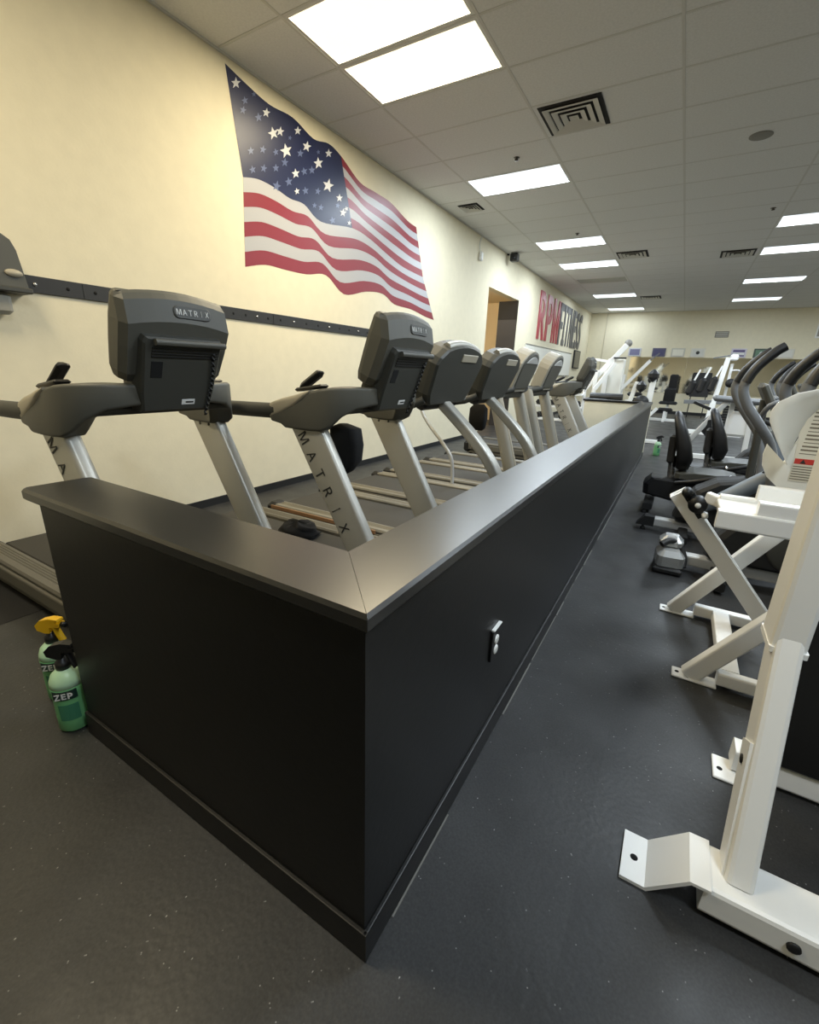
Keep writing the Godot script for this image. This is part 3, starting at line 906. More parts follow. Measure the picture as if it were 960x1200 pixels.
func make_matrix(called: String, label: String, at: Vector3) -> Node3D:
	var t := thing(called, label, "treadmill", at, 0.0, "treadmills in the row behind the half wall")
	var half := 0.37
	deck(t, -1.28, 0.34, half, mats.skirt_grey, mats.rail_grey)
	hood(t, 0.24, 0.88, half - 0.02, mats.console_dark)
	var st: SurfaceTool
	var lean := Vector3(upright_x(0.2) - upright_x(1.0), -0.8, 0).normalized()
	for s in [1, -1]:
		# leaning upright of silver metal
		var rings := []
		for y in [1.03, 0.7, 0.4, 0.06]:
			var w := lerpf(0.205, 0.175, (1.03 - y) / 0.97)
			var poly := rrect(w, 0.064, 0.02, 3)
			rings.append(ring(poly, Vector3(upright_x(y) + w / 2, y, s * (half - 0.034)), Vector3.RIGHT, Vector3.BACK))
		st = new_st(); loft(st, rings, true)
		var up := put("upright", st, mats.silver_paint, t)
		# lettering down the outer side
		var mid := Vector3(upright_x(0.735) + 0.066, 0.735, s * (half - 0.0015))
		if s > 0: letter_row(up, "MATRIX", mid, lean, Vector3(-lean.y, lean.x, 0), 0.58, 0.055, mats.print_dark, 0.002)
		# bolts near the top
		for k in 2:
			st = new_st()
			lathe(st, [[0, -0.002], [0.008, -0.002], [0.007, 0.003], [0, 0.004]], Vector3(upright_x(0.97) + 0.06 + 0.07 * k, 0.975, s * (half - 0.066)), 8, Vector3(0, 0, -s))
			put("bolt", st, mats.console_grey, up)
		# arm from grip over the upright to the console
		rings = []
		for q in [[-0.11, 1.008, 1.10, 0.345, 0.07], [-0.04, 1.0, 1.118, 0.345, 0.085], [-0.01, 0.984, 1.125, 0.345, 0.09], [0.06, 0.982, 1.14, 0.343, 0.095], [0.15, 0.982, 1.165, 0.338, 0.1], [0.205, 0.985, 1.18, 0.33, 0.105], [0.235, 1.005, 1.186, 0.318, 0.11], [0.27, 1.055, 1.19, 0.29, 0.11], [0.31, 1.09, 1.192, 0.245, 0.10], [0.34, 1.105, 1.19, 0.17, 0.1], [0.35, 1.11, 1.188, 0.0, 0.1]]:
			rings.append([Vector3(q[0], (q[1] + q[2]) / 2, s * q[3]), q[2] - q[1], q[4]])
		var rr := []
		for i in rings.size():
			var d: Vector3 = (rings[mini(i + 1, rings.size() - 1)][0] - rings[maxi(i - 1, 0)][0])
			d.y = 0; d = d.normalized()
			var ux := d.cross(Vector3.UP).normalized()
			rr.append(ring(rrect(rings[i][2], rings[i][1], 0.014, 3), rings[i][0], ux, Vector3.UP))
		st = new_st(); loft(st, rr, true)
		var arm := put("arm", st, mats.console_grey, t)
		# lighter inlay on top of the arm
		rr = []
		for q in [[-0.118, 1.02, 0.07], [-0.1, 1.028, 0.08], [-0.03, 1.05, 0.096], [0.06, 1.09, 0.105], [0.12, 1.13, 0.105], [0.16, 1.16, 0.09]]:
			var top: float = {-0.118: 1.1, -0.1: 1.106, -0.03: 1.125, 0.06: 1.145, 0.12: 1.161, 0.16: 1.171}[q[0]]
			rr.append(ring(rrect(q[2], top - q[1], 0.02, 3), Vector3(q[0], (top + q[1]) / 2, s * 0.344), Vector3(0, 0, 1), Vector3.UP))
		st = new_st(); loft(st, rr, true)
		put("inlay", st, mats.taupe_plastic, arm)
		# grip
		st = new_st()
		tube(st, smooth_path([Vector3(-0.58, 1.035, s * 0.335), Vector3(-0.55, 1.045, s * 0.338), Vector3(-0.3, 1.052, s * 0.344), Vector3(-0.08, 1.058, s * 0.345)], 3), [0.03] + [0.044, 0.046, 0.046, 0.046, 0.046, 0.046, 0.046, 0.046, 0.046], 12, 0.8)
		put("handlebar", st, mats.grip_grey, t)
		# toggle on the arm
		st = new_st()
		block(st, Vector3(0.13, 1.18, s * 0.335), Vector3(0.17, 0.018, 0.06), 0.008, Basis(Vector3.BACK, 0.15))
		var tg := put("toggle_tray", st, mats.vinyl_black, t)
		st = new_st()
		block(st, Vector3(0.1, 1.215, s * 0.3), Vector3(0.15, 0.035, 0.05), 0.014, Basis(Vector3.BACK, 0.55))
		put("toggle", st, mats.vinyl_black, tg)
	# console: back looks forward (+x) and a little down
	var uy := Vector3(0.37, 0.93, 0).normalized()
	var ux := Vector3(0, 0, -1)
	var nn := ux.cross(uy)                     # outward at the back
	var o := Vector3(0.30, 1.085, 0)
	st = new_st()
	# stacked sections: flat back, crease, bevelled arched top
	var rings2 := []
	for q in [[0.125, 0.37, -0.045, 0.0, 0.0], [0.135, 0.405, -0.055, 0.03, 0.0], [0.17, 0.43, -0.058, 0.046, 0.0], [0.28, 0.445, -0.058, 0.054, 0.3], [0.385, 0.452, -0.058, 0.056, 1.0], [0.455, 0.447, -0.058, 0.015, 1.0], [0.469, 0.435, -0.054, -0.008, 1.0], [0.474, 0.42, -0.045, -0.022, 1.0]]:
		var rg := PackedVector3Array()
		var hw: float = q[1] / 2
		var list := [Vector2(-hw * 0.97, q[2]), Vector2(-hw, q[2] + 0.02), Vector2(-hw, maxf(q[3] - 0.035, q[2] + 0.025))]
		for k in 9: list.append(Vector2(lerpf(-hw * 0.93, hw * 0.93, k / 8.0), q[3]))
		list += [Vector2(hw, maxf(q[3] - 0.035, q[2] + 0.025)), Vector2(hw, q[2] + 0.02), Vector2(hw * 0.97, q[2])]
		for p in list:
			var drop: float = 0.026 * q[4] * pow(p.x / 0.22, 2.0)
			rg.append(o + uy * (q[0] - drop) + ux * p.x + nn * p.y)
		rings2.append(rg)
	loft(st, rings2, false)
	var con := put("console", st, mats.console_grey, t)
	# raised back panel and neck
	st = new_st()
	var neck := PackedVector2Array([Vector2(-0.15, 0.025), Vector2(0.15, 0.025), Vector2(0.16, 0.1), Vector2(0.168, 0.31), Vector2(0.16, 0.33), Vector2(-0.16, 0.33), Vector2(-0.168, 0.31), Vector2(-0.16, 0.1)])
	shell(st, neck, o, ux, uy, [[-0.05, 0.98], [0.03, 1.06], [0.074, 1.0], [0.082, 0.95]])
	put("back_panel", st, mats.console_dark, con)
	# vent with hood bar
	st = new_st()
	bar(st, o + uy * 0.315 + ux * -0.13 + nn * 0.088, o + uy * 0.315 + ux * 0.172 + nn * 0.088, 0.03, 0.024, 0.01)
	put("vent_bar", st, mats.console_grey, con)
	for k in 4:
		st = new_st()
		bar(st, o + uy * (0.258 + 0.011 * k) + ux * -0.135 + nn * 0.083, o + uy * (0.258 + 0.011 * k) + ux * 0.15 + nn * 0.083, 0.006, 0.005, 0.001, uy)
		put("vent_slat", st, mats.vinyl_black, con)
	st = new_st()
	block(st, o + uy * 0.205 + ux * -0.11 + nn * 0.0815, Vector3(0.046, 0.066, 0.004), 0.001, Basis(ux, uy, nn))
	put("port", st, mat("hole_black", c8(8, 8, 8), 0.9), con)
	st = new_st()
	block(st, o + uy * 0.065 + ux * 0.04 + nn * 0.0815, Vector3(0.06, 0.024, 0.003), 0.001, Basis(ux, uy, nn))
	var sk := put("sticker", st, mats.sticker, con)
	st = new_st()
	block(st, o + uy * 0.065 + ux * 0.046 + nn * 0.0835, Vector3(0.036, 0.007, 0.001), 0.0003, Basis(ux, uy, nn))
	put("print", st, mats.print_dark, sk)
	# name plate on the upper bevel
	var by := (uy * 0.07 - nn * 0.041).normalized()
	var bn := ux.cross(by)
	var pc := o + uy * 0.4185 + nn * 0.0355 + ux * 0.045
	st = new_st()
	shell(st, rrect(0.16, 0.046, 0.018, 3), pc, ux, by, [[-0.01, 1.0], [0.003, 1.0], [0.005, 0.95]])
	var np := put("name_plate", st, mats.console_dark, con)
	letter_row(np, "MATRIX", pc + bn * 0.005, ux, by, 0.145, 0.021, mats.print_white, 0.002)
	# coiled cord
	st = new_st()
	var pts := []
	for k in 40:
		pts.append(o + uy * lerpf(0.28, 0.0, k / 39.0) + ux * (0.125 + 0.006 * sin(k * 2.0) + 0.012 * sin(k * 0.08)) + nn * (0.088 + 0.006 * cos(k * 2.0)))
	tube(st, pts, 0.0045, 5)
	put("cord", st, mats.rubber_black, con)
	# display on the runner's side
	st = new_st()
	block(st, o + uy * 0.30 - nn * 0.06, Vector3(0.34, 0.24, 0.006), 0.002, Basis(ux, uy, nn))
	put("display", st, mat("screen_glass", c8(8, 8, 10), 0.15), con)
	# crossbar under the console
	st = new_st()
	bar(st, Vector3(0.3, 1.085, -0.3), Vector3(0.3, 1.085, 0.3), 0.05, 0.035, 0.012)
	put("crossbar", st, mats.console_dark, t)
	return t

func make_tube_treadmill(label: String, at: Vector3, rails: bool) -> Node3D:
	# console on two leaning square tubes, origin at the top of the tubes
	var t := thing("treadmill", label, "treadmill", at, 0.0, "treadmills in the row behind the half wall")
	var half := 0.37
	deck(t, -1.3, 0.45, half, mats.rail_grey, mats.silver_rail)
	hood(t, 0.34, 0.9, half - 0.01, mats.grip_grey)
	var st: SurfaceTool
	var path := smooth_path([Vector3(-0.03, 1.16, 0), Vector3(0.14, 1.02, 0), Vector3(0.32, 0.86, 0), Vector3(0.45, 0.72, 0), Vector3(0.53, 0.58, 0), Vector3(0.56, 0.42, 0), Vector3(0.565, 0.15, 0)], 3)
	var mast := []
	for i in path.size():
		var d: Vector3 = (path[mini(i + 1, path.size() - 1)] - path[maxi(i - 1, 0)]).normalized()
		mast.append(ring(rrect(0.095, 0.07, 0.016, 3), path[i], Vector3(0, 0, 1), Vector3(0, 0, 1).cross(d).normalized()))
	st = new_st(); loft(st, mast, true)
	put("mast", st, mats.silver_paint, t)
	for s in [1, -1]:
		st = new_st()
		tube(st, smooth_path([Vector3(0.1, 1.10, s * 0.3), Vector3(-0.1, 1.04, s * 0.35), Vector3(-0.76, 1.03, s * 0.36)], 3), 0.026, 8)
		put("handlebar", st, mats.grip_grey, t)
		if rails:
			st = new_st()
			tube(st, smooth_path([Vector3(-0.74, 1.02, s * 0.34), Vector3(-0.75, 0.9, s * 0.34), Vector3(-0.66, 0.76, s * 0.34), Vector3(-0.46, 0.55, s * 0.34), Vector3(-0.38, 0.42, s * 0.34), Vector3(-0.36, 0.18, s * 0.34)], 4), 0.019, 8)
			put("handrail_post", st, mats.silver_light, t)
	var uy := Vector3(0.36, 0.93, 0).normalized()
	var ux := Vector3(0, 0, -1)
	var nn := ux.cross(uy)
	var o := Vector3(0.05, 1.08, 0)
	st = new_st()
	shell(st, console_outline(0.70, 0.40, 0.06, 0.05, 0.82), o, ux, uy, [[-0.055, 0.95], [-0.05, 0.99], [0.02, 1.0], [0.055, 0.985], [0.068, 0.94]])
	var con := put("console", st, mats.console_dark, t)
	# silver visor and number plate along the top
	st = new_st()
	var pts := []
	for k in 9:
		var u := lerpf(-0.22, 0.26, k / 8.0)
		pts.append(o + uy * (0.392 - 0.5 * u * u) + ux * u + nn * 0.02)
	tube(st, pts, 0.028, 8)
	put("visor", st, mats.silver_paint, con)
	st = new_st()
	block(st, o + uy * 0.325 + ux * 0.07 + nn * 0.07, Vector3(0.24, 0.05, 0.01), 0.004, Basis(ux, uy, nn))
	put("plate", st, mats.taupe_plastic, con)
	st = new_st()
	block(st, o + uy * -0.01 - nn * 0.01, Vector3(0.5, 0.09, 0.1), 0.03, Basis(ux, uy, nn))
	put("neck", st, mats.rubber_black, con)
	st = new_st()
	block(st, o + uy * 0.2 - nn * 0.056, Vector3(0.5, 0.26, 0.006), 0.002, Basis(ux, uy, nn))
	put("display", st, mats.screen_glass, con)
	return t

func make_column_treadmill(label: String, at: Vector3) -> Node3D:
	# round-topped console with beige rim on two thick columns
	var t := thing("treadmill", label, "treadmill", at, 0.0, "treadmills in the row behind the half wall")
	deck(t, -1.25, 0.3, 0.37, mats.rail_grey, mats.silver_rail)
	hood(t, 0.18, 0.8, 0.36, mats.rubber_black)
	var st: SurfaceTool
	for s in [1, -1]:
		st = new_st()
		var rings := []
		for q in [[-0.01, 1.12], [0.0, 1.1], [0.09, 0.8], [0.185, 0.5], [0.28, 0.18]]:
			rings.append(ring(rrect(0.085, 0.13, 0.04, 4), Vector3(q[0], q[1], s * 0.345), Vector3.BACK, Vector3.RIGHT))
		loft(st, rings, true)
		var up := put("upright", st, mats.beige_plastic, t)
		st = new_st()
		bar(st, Vector3(0.055, 1.1, s * 0.345), Vector3(0.345, 0.2, s * 0.345), 0.03, 0.02, 0.008)
		put("seam_strip", st, mats.taupe_plastic, up)
		st = new_st()
		tube(st, smooth_path([Vector3(0.12, 1.13, s * 0.2), Vector3(0.02, 1.1, s * 0.33), Vector3(-0.15, 1.06, s * 0.35), Vector3(-0.5, 1.04, s * 0.35)], 3), 0.036, 10)
		put("handlebar", st, mats.grip_grey, t)
	var uy := Vector3(0.34, 0.94, 0).normalized()
	var ux := Vector3(0, 0, -1)
	var nn := ux.cross(uy)
	var o := Vector3(0.05, 1.12, 0)
	st = new_st()
	var rim := PackedVector2Array()
	for k in 13:
		var a := PI * k / 12.0
		rim.append(Vector2(-cos(a) * 0.27, 0.24 + sin(a) * 0.17))
	rim.append(Vector2(0.25, 0.02)); rim.append(Vector2(0.22, 0.0)); rim.append(Vector2(-0.22, 0.0)); rim.append(Vector2(-0.25, 0.02))
	shell(st, rim, o, ux, uy, [[-0.06, 0.95], [-0.05, 1.0], [0.06, 1.0], [0.07, 0.97]])
	var con := put("console", st, mats.beige_plastic, t)
	st = new_st()
	shell(st, rim, o, ux, uy, [[0.05, 0.86], [0.078, 0.86], [0.082, 0.82]])
	put("back_panel", st, mats.console_grey, con)
	st = new_st()
	var cres := PackedVector2Array()
	for k in 9:
		var a := lerpf(0.55, PI - 0.55, k / 8.0)
		cres.append(Vector2(-cos(a) * 0.215, 0.225 + sin(a) * 0.135))
	shell(st, cres, o + nn * 0.078, ux, uy, [[0.0, 1.0], [0.008, 1.0], [0.011, 0.93]])
	put("name_plate", st, mats.silver_light, con)
	st = new_st()
	block(st, o + uy * 0.2 - nn * 0.061, Vector3(0.36, 0.24, 0.006), 0.002, Basis(ux, uy, nn))
	put("display", st, mats.screen_glass, con)
	st = new_st()
	bar(st, Vector3(0.03, 1.08, -0.34), Vector3(0.03, 1.08, 0.34), 0.06, 0.09, 0.02)
	put("crossbar", st, mats.console_dark, t)
	return t

func build_treadmills() -> void:
	make_matrix("treadmill", "dark grey treadmill with leaning silver posts, beside the green spray bottles", Vector3(-2.22, 0, -1.15))
	make_matrix("treadmill", "dark grey treadmill with lettered silver post and black bag beneath its arm", Vector3(-1.645, 0, -1.965))
	var t3b := make_tube_treadmill("treadmill with broad charcoal console on one bent silver mast, no handrail posts", Vector3(-1.48, 0, -2.79), false)
	var st := new_st()
	bar(st, Vector3(-1.24, 0.172, 0.385), Vector3(-0.2, 0.172, 0.385), 0.012, 0.03, 0.003)
	put("trim_strip", st, mats.tan_strip, t3b)
	st = new_st()
	block(st, Vector3(-1.1, 0.125, 0.386), Vector3(0.14, 0.03, 0.004), 0.001)
	put("warning_sticker", st, mats.red_print, t3b)
	make_tube_treadmill("treadmill with broad charcoal console, bent silver mast and thin white handrail posts", Vector3(-1.475, 0, -3.64), true)
	make_column_treadmill("treadmill with round-topped beige-rimmed console, next to the broad charcoal console", Vector3(-1.53, 0, -4.50))
	make_column_treadmill("treadmill with round-topped beige-rimmed console, next to the gap in the row", Vector3(-1.48, 0, -5.35))
	make_matrix("treadmill", "dark grey treadmill with silver posts by the yellow cross wall", Vector3(-1.63, 0, -7.05))

# ---------------------------------------------------------------- small things
func bottle(label: String, at: Vector3, turn: float, head: Material, has_text := true) -> Node3D:
	var t := thing("spray_bottle", label, "spray bottle", at, turn, "green spray bottles")
	var st := new_st()
	lathe(st, [[0, 0], [0.038, 0], [0.044, 0.006], [0.044, 0.05], [0.043, 0.13], [0.0445, 0.15], [0.042, 0.152]], Vector3.ZERO, 20)
	put("liquid_body", st, mat("bottle_green", c8(112, 178, 120), 0.35), t)
	st = new_st()
	lathe(st, [[0.042, 0.152], [0.0445, 0.153], [0.043, 0.168], [0.036, 0.187], [0.022, 0.201], [0.014, 0.206], [0.013, 0.215], [0, 0.215]], Vector3.ZERO, 20)
	put("shoulder", st, mat("bottle_pale", c8(178, 214, 178), 0.35), t)
	st = new_st()
	lathe(st, [[0, 0.204], [0.019, 0.204], [0.0195, 0.226], [0.013, 0.23], [0.011, 0.245], [0, 0.245]], Vector3.ZERO, 14)
	put("collar", st, mats.vinyl_black, t)
	# sprayer head: arched body, nozzle and trigger
	st = new_st()
	var poly := PackedVector2Array([Vector2(-0.035, 0.245), Vector2(-0.04, 0.262), Vector2(-0.02, 0.282), Vector2(0.015, 0.293), Vector2(0.045, 0.292), Vector2(0.047, 0.285), Vector2(0.034, 0.281), Vector2(0.05, 0.279), Vector2(0.05, 0.266), Vector2(0.012, 0.262), Vector2(0.01, 0.24), Vector2(-0.008, 0.238)])
	prism(st, poly, Vector3(0, 0, -0.012), Vector3.RIGHT, Vector3.UP, Vector3(0, 0, 0.024))
	put("sprayer_head", st, head, t)
	st = new_st()
	tube(st, smooth_path([Vector3(0.024, 0.265, 0), Vector3(0.03, 0.24, 0), Vector3(0.042, 0.212, 0)], 3), 0.008, 6, 1.5)
	put("trigger", st, head, t)
	st = new_st()
	lathe(st, [[0, 0], [0.009, 0], [0.009, 0.012], [0, 0.012]], Vector3(0.05, 0.2725, 0), 10, Vector3.RIGHT)
	put("nozzle", st, mats.vinyl_black, t)
	# printed label: dark band with lettering, text block
	st = new_st()
	arc_patch(st, 0.0452, 0.118, 0.148, -0.35, 1.15)
	var band := put("label_band", st, mat("label_dark", c8(26, 52, 44), 0.5), t)
	if has_text: letters(band, "lettering", "ZEP", Vector3(sin(0.4), 0, cos(0.4)) * 0.0458 + Vector3(0, 0.133, 0), Vector3(cos(0.4), 0, -sin(0.4)), Vector3.UP, 0.046, 0.02, mats.print_white, 0.001)
	st = new_st()
	arc_patch(st, 0.0448, 0.045, 0.1, -0.1, 1.1)
	put("label_text_block", st, mat("label_green", c8(64, 128, 96), 0.5), t)
	t.scale = Vector3.ONE * 1.18
	return t

func arc_patch(st: SurfaceTool, r: float, y0: float, y1: float, a0: float, a1: float) -> void:
	var rings := []
	for k in 9:
		var a := lerpf(a0, a1, k / 8.0)
		var d := Vector3(sin(a), 0, cos(a))
		rings.append(PackedVector3Array([d * r + Vector3(0, y0, 0), d * r + Vector3(0, y1, 0), d * (r - 0.0015) + Vector3(0, y1, 0), d * (r - 0.0015) + Vector3(0, y0, 0)]))
	loft(st, rings, false)

func build_small_things() -> void:
	bottle("green spray bottle with black sprayer head against the half wall end", Vector3(-1.69, 0, -0.515), 0.5, mats.vinyl_black)
	bottle("green spray bottle with yellow sprayer head beside the half wall", Vector3(-1.90, 0, -0.565), 0.4, mat("head_yellow", c8(236, 184, 20), 0.4))
	bottle("small green spray bottle standing on the floor out in the aisle", Vector3(-0.19, 0, -8.72), 0.4, mats.vinyl_black)
	var st: SurfaceTool
	# black bag hanging under the arm of the second treadmill
	var rings := []
	for q in [[0.98, 0.05, 0.0, 0.05], [0.96, 0.16, 0.02, 0.09], [0.88, 0.17, 0.03, 0.1], [0.80, 0.16, 0.02, 0.1], [0.74, 0.11, -0.02, 0.08], [0.71, 0.04, -0.05, 0.04]]:
		rings.append(ring(rrect(q[1], q[3], 0.03, 3), Vector3(-1.425 + q[2] * 0.6, q[0] + 0.03, -1.755), Vector3.RIGHT, Vector3.BACK))
	st = new_st(); loft(st, rings, true)
	tag(put("hanging_bag", st, mats.cloth_black), "black cloth bag hanging beneath the treadmill arm behind lettered post", "bag")
	rings = []
	for q in [[1.02, 0.1, 0.06], [0.98, 0.16, 0.09], [0.88, 0.17, 0.09], [0.80, 0.15, 0.07], [0.78, 0.1, 0.04]]:
		rings.append(ring(rrect(q[1], q[2], 0.025, 3), Vector3(-1.61, q[0] - 0.03, -3.98), Vector3.RIGHT, Vector3.BACK))
	st = new_st(); loft(st, rings, true)
	tag(put("hanging_bag", st, mats.cloth_black), "black cloth bag hanging from the handlebar of the treadmill with white handrail posts", "bag")
	# crumpled black cloth on the first treadmill
	st = new_st()
	var nz := FastNoiseLite.new(); nz.seed = 4; nz.frequency = 9.0
	rings = []
	for i in 9:
		var v := float(i) / 8.0
		var rg := PackedVector3Array()
		for k in 16:
			var a := TAU * k / 16
			var r := 0.13 * sqrt(maxf(1.0 - pow(v, 2.2), 0.0004))
			var w := 1.0 + 0.35 * nz.get_noise_3d(cos(a), sin(a), v * 1.3)
			rg.append(Vector3(-2.08 + cos(a) * r * w * 1.1, 0.171 + v * 0.10 * w, -2.06 + sin(a) * r * w))
		rings.append(rg)
	loft(st, rings, true)
	tag(put("cloth_bundle", st, mats.cloth_black), "crumpled black cloth lying on a treadmill belt behind the half wall", "cloth")

# ---------------------------------------------------------------- white machines
func frame_part(t: Node3D, called: String, a: Vector3, b: Vector3, w: float, h: float, m: Material, r := 0.008, up := Vector3.UP) -> MeshInstance3D:
	var st := new_st()
	bar(st, a, b, w, h, r, up)
	return put(called, st, m, t)

func foot_plate(t: Node3D, at: Vector3, size: Vector3, hole: Vector3) -> void:
	var st := new_st()
	block(st, at, size, 0.003)
	var p := put("foot_plate", st, mats.white_frame, t)
	st = new_st()
	lathe(st, [[0, 0], [0.009, 0], [0.008, 0.001], [0, 0.001]], hole, 10)
	put("bolt_hole", st, mats.hole_black, p)

func build_white_machines() -> void:
	var wf: Material = mats.white_frame
	# --- machine whose post stands at the edge of the aisle
	var t := thing("weight_machine", "white steel weight machine with a bolted floor beam and leaning post", "gym machine", Vector3(0.4, 0, -1.3))
	var o := t.position
	frame_part(t, "floor_beam", Vector3(0.272, 0.058, -1.095) - o, Vector3(1.3, 0.058, -1.095) - o, 0.135, 0.085, wf, 0.012)
	var st := new_st()
	# bent foot plate: flat tab, ramp, seat on the beam
	var prof := PackedVector2Array([Vector2(0.095, 0.0), Vector2(0.16, 0.0), Vector2(0.245, 0.095), Vector2(0.285, 0.097), Vector2(0.285, 0.105), Vector2(0.24, 0.104), Vector2(0.155, 0.01), Vector2(0.095, 0.01)])
	prism(st, prof, Vector3(0, 0, -1.165) - o, Vector3.RIGHT, Vector3.UP, Vector3(0, 0, 0.145))
	var fp := put("foot_plate", st, wf, t)
	st = new_st(); lathe(st, [[0, 0], [0.01, 0], [0.009, 0.001], [0, 0.001]], Vector3(0.125, 0.0101, -1.09) - o, 12); put("bolt_hole", st, mats.hole_black, fp)
	st = new_st(); lathe(st, [[0, -0.004], [0.014, -0.004], [0.014, 0.004], [0.009, 0.006], [0, 0.005]], Vector3(0.452, 0.058, -1.0265) - o, 12, Vector3.BACK); put("plug", st, mats.rubber_black, t)
	# leaning post: inner tube, outer sleeve
	var low := Vector3(0.345, 0.085, -1.115); var mid := Vector3(0.345, 0.69, -1.355); var top := Vector3(0.345, 1.35, -1.375)
	st = new_st(); bar(st, low - o, mid - o, 0.06, 0.105, 0.012, Vector3.BACK); put("post", st, wf, t)
	st = new_st(); bar(st, mid - Vector3(0, 0.05, 0) - o, top - o, 0.075, 0.125, 0.012, Vector3.BACK)
	var sl := put("post_sleeve", st, wf, t)
	st = new_st(); bar(st, mid - Vector3(0, 0.055, 0) - o, mid - Vector3(0, 0.04, 0.0) - o, 0.08, 0.13, 0.006, Vector3.BACK); put("collar", st, wf, sl)
	# side plate at the foot of the post
	st = new_st()
	prism(st, PackedVector2Array([Vector2(-1.085, 0.1), Vector2(-1.15, 0.1), Vector2(-1.27, 0.38), Vector2(-1.2, 0.42)]), Vector3(0.309, 0, 0) - o, Vector3(0, 0, 1), Vector3(0, 1, 0), Vector3(0.008, 0, 0))
	var gp := put("gusset_plate", st, wf, t)
	st = new_st(); lathe(st, [[0, -0.002], [0.012, -0.002], [0.012, 0.003], [0, 0.004]], Vector3(0.309, 0.35, -1.222) - o, 12, Vector3.LEFT); put("bolt", st, mats.rubber_black, gp)
	frame_part(t, "rear_beam", Vector3(0.38, 0.055, -1.62) - o, Vector3(1.3, 0.055, -1.62) - o, 0.08, 0.08, wf)
	foot_plate(t, Vector3(0.365, 0.005, -1.585) - o, Vector3(0.07, 0.01, 0.11), Vector3(0.35, 0.0101, -1.575) - o)
	# black weight stack cover
	st = new_st(); block(st, Vector3(0.74, 0.56, -1.62) - o, Vector3(0.62, 0.92, 0.1), 0.01); put("stack_cover", st, mat("cover_black", c8(10, 10, 11), 0.6), t)

	# --- second machine: crossing braces and a table
	t = thing("leg_machine", "white steel machine with crossing braces, table beam and curved placard shell", "gym machine", Vector3(0.45, 0, -2.4))
	o = t.position
	for z in [-2.10, -2.74]:
		var x := 0.26 if z > -2.4 else 0.185
		var far_top := Vector3(x + 0.46, 0.72, z)
		frame_part(t, "brace", Vector3(x, 0.012, z) - o, far_top - o, 0.055, 0.075, wf, 0.008, Vector3(-0.8, 0.6, 0))
		foot_plate(t, Vector3(x + 0.02, 0.005, z) - o, Vector3(0.17, 0.01, 0.075), Vector3(x - 0.045, 0.0101, z) - o)
		frame_part(t, "floor_beam", Vector3(x + 0.1, 0.045, z) - o, Vector3(1.2, 0.045, z) - o, 0.05, 0.06, wf)
	frame_part(t, "cross_beam", Vector3(0.405, 0.047, -2.715) - o, Vector3(0.405, 0.047, -2.125) - o, 0.075, 0.055, wf)
	# channel lever leaning the other way
	var la := Vector3(0.075, 0.735, -2.55); var lb := Vector3(0.565, 0.135, -2.60)
	var dl := (lb - la).normalized(); var side := Vector3(0, 0, 1); var nl := dl.cross(side).normalized()
	st = new_st()
	for s in [-1, 1]: bar(st, la + side * 0.036 * s - o, lb + side * 0.036 * s - o, 0.012, 0.075, 0.003, nl)
	bar(st, la - nl * 0.032 * (1 if nl.y > 0 else -1) - o, lb - nl * 0.032 * (1 if nl.y > 0 else -1) - o, 0.066, 0.012, 0.003, nl)
	put("lever_channel", st, wf, t)
	var pu := on_plane(818, 591, -2.46); var ro := on_plane(806, 577, -2.48); var bo := on_plane(826, 604, -2.44)
	st = new_st(); lathe(st, [[0, -0.025], [0.036, -0.025], [0.042, -0.016], [0.036, 0.0], [0.042, 0.016], [0.036, 0.025], [0, 0.025]], Vector3(pu.x, pu.y, -2.46) - o, 18, Vector3.BACK)
	var pl := put("pulley", st, mats.vinyl_black, t)
	st = new_st(); lathe(st, [[0, -0.03], [0.013, -0.03], [0.013, 0.03], [0, 0.03]], Vector3(pu.x, pu.y, -2.46) - o, 10, Vector3.BACK); put("axle", st, mats.white_frame, pl)
	st = new_st(); lathe(st, [[0, -0.03], [0.022, -0.03], [0.025, 0.0], [0.022, 0.03], [0, 0.03]], Vector3(ro.x, ro.y, -2.48) - o, 12, Vector3.BACK); put("roller", st, mats.vinyl_black, t)
	frame_part(t, "pulley_bracket", Vector3(ro.x, ro.y, -2.49) - o, Vector3(bo.x, bo.y - 0.02, -2.49) - o, 0.012, 0.05, mats.rubber_black, 0.004)
	st = new_st(); lathe(st, [[0, -0.02], [0.014, -0.02], [0.014, 0.02], [0.008, 0.022], [0.008, 0.035], [0, 0.035]], Vector3(bo.x, bo.y, -2.44) - o, 8, Vector3.BACK); put("bolt", st, mats.white_frame, t)
	frame_part(t, "link_arm", Vector3(pu.x + 0.03, 0.752, -2.46) - o, Vector3(0.26, 0.74, -2.42) - o, 0.04, 0.05, wf)
	# table of two rails with a sunk plate between
	frame_part(t, "table_rail", Vector3(0.215, 0.745, -2.12) - o, Vector3(0.95, 0.745, -2.12) - o, 0.05, 0.075, wf)
	frame_part(t, "table_rail", Vector3(0.34, 0.80, -2.13) - o, Vector3(0.95, 0.80, -2.13) - o, 0.05, 0.07, wf)
	frame_part(t, "table_rail", Vector3(0.24, 0.745, -2.42) - o, Vector3(0.95, 0.745, -2.42) - o, 0.05, 0.075, wf)
	frame_part(t, "table_rail", Vector3(0.37, 0.805, -2.42) - o, Vector3(0.95, 0.805, -2.42) - o, 0.05, 0.08, wf)
	st = new_st(); block(st, Vector3(0.59, 0.755, -2.27) - o, Vector3(0.72, 0.02, 0.27), 0.004); put("table_plate", st, wf, t)
	frame_part(t, "inner_brace", Vector3(0.52, 0.775, -2.3) - o, Vector3(0.66, 0.86, -2.3) - o, 0.05, 0.05, wf)
	st = new_st(); lathe(st, [[0, 0], [0.014, 0], [0.012, 0.012], [0, 0.013]], Vector3(0.52, 0.775, -2.27) - o, 10, Vector3.BACK); put("knob", st, mats.vinyl_black, t)
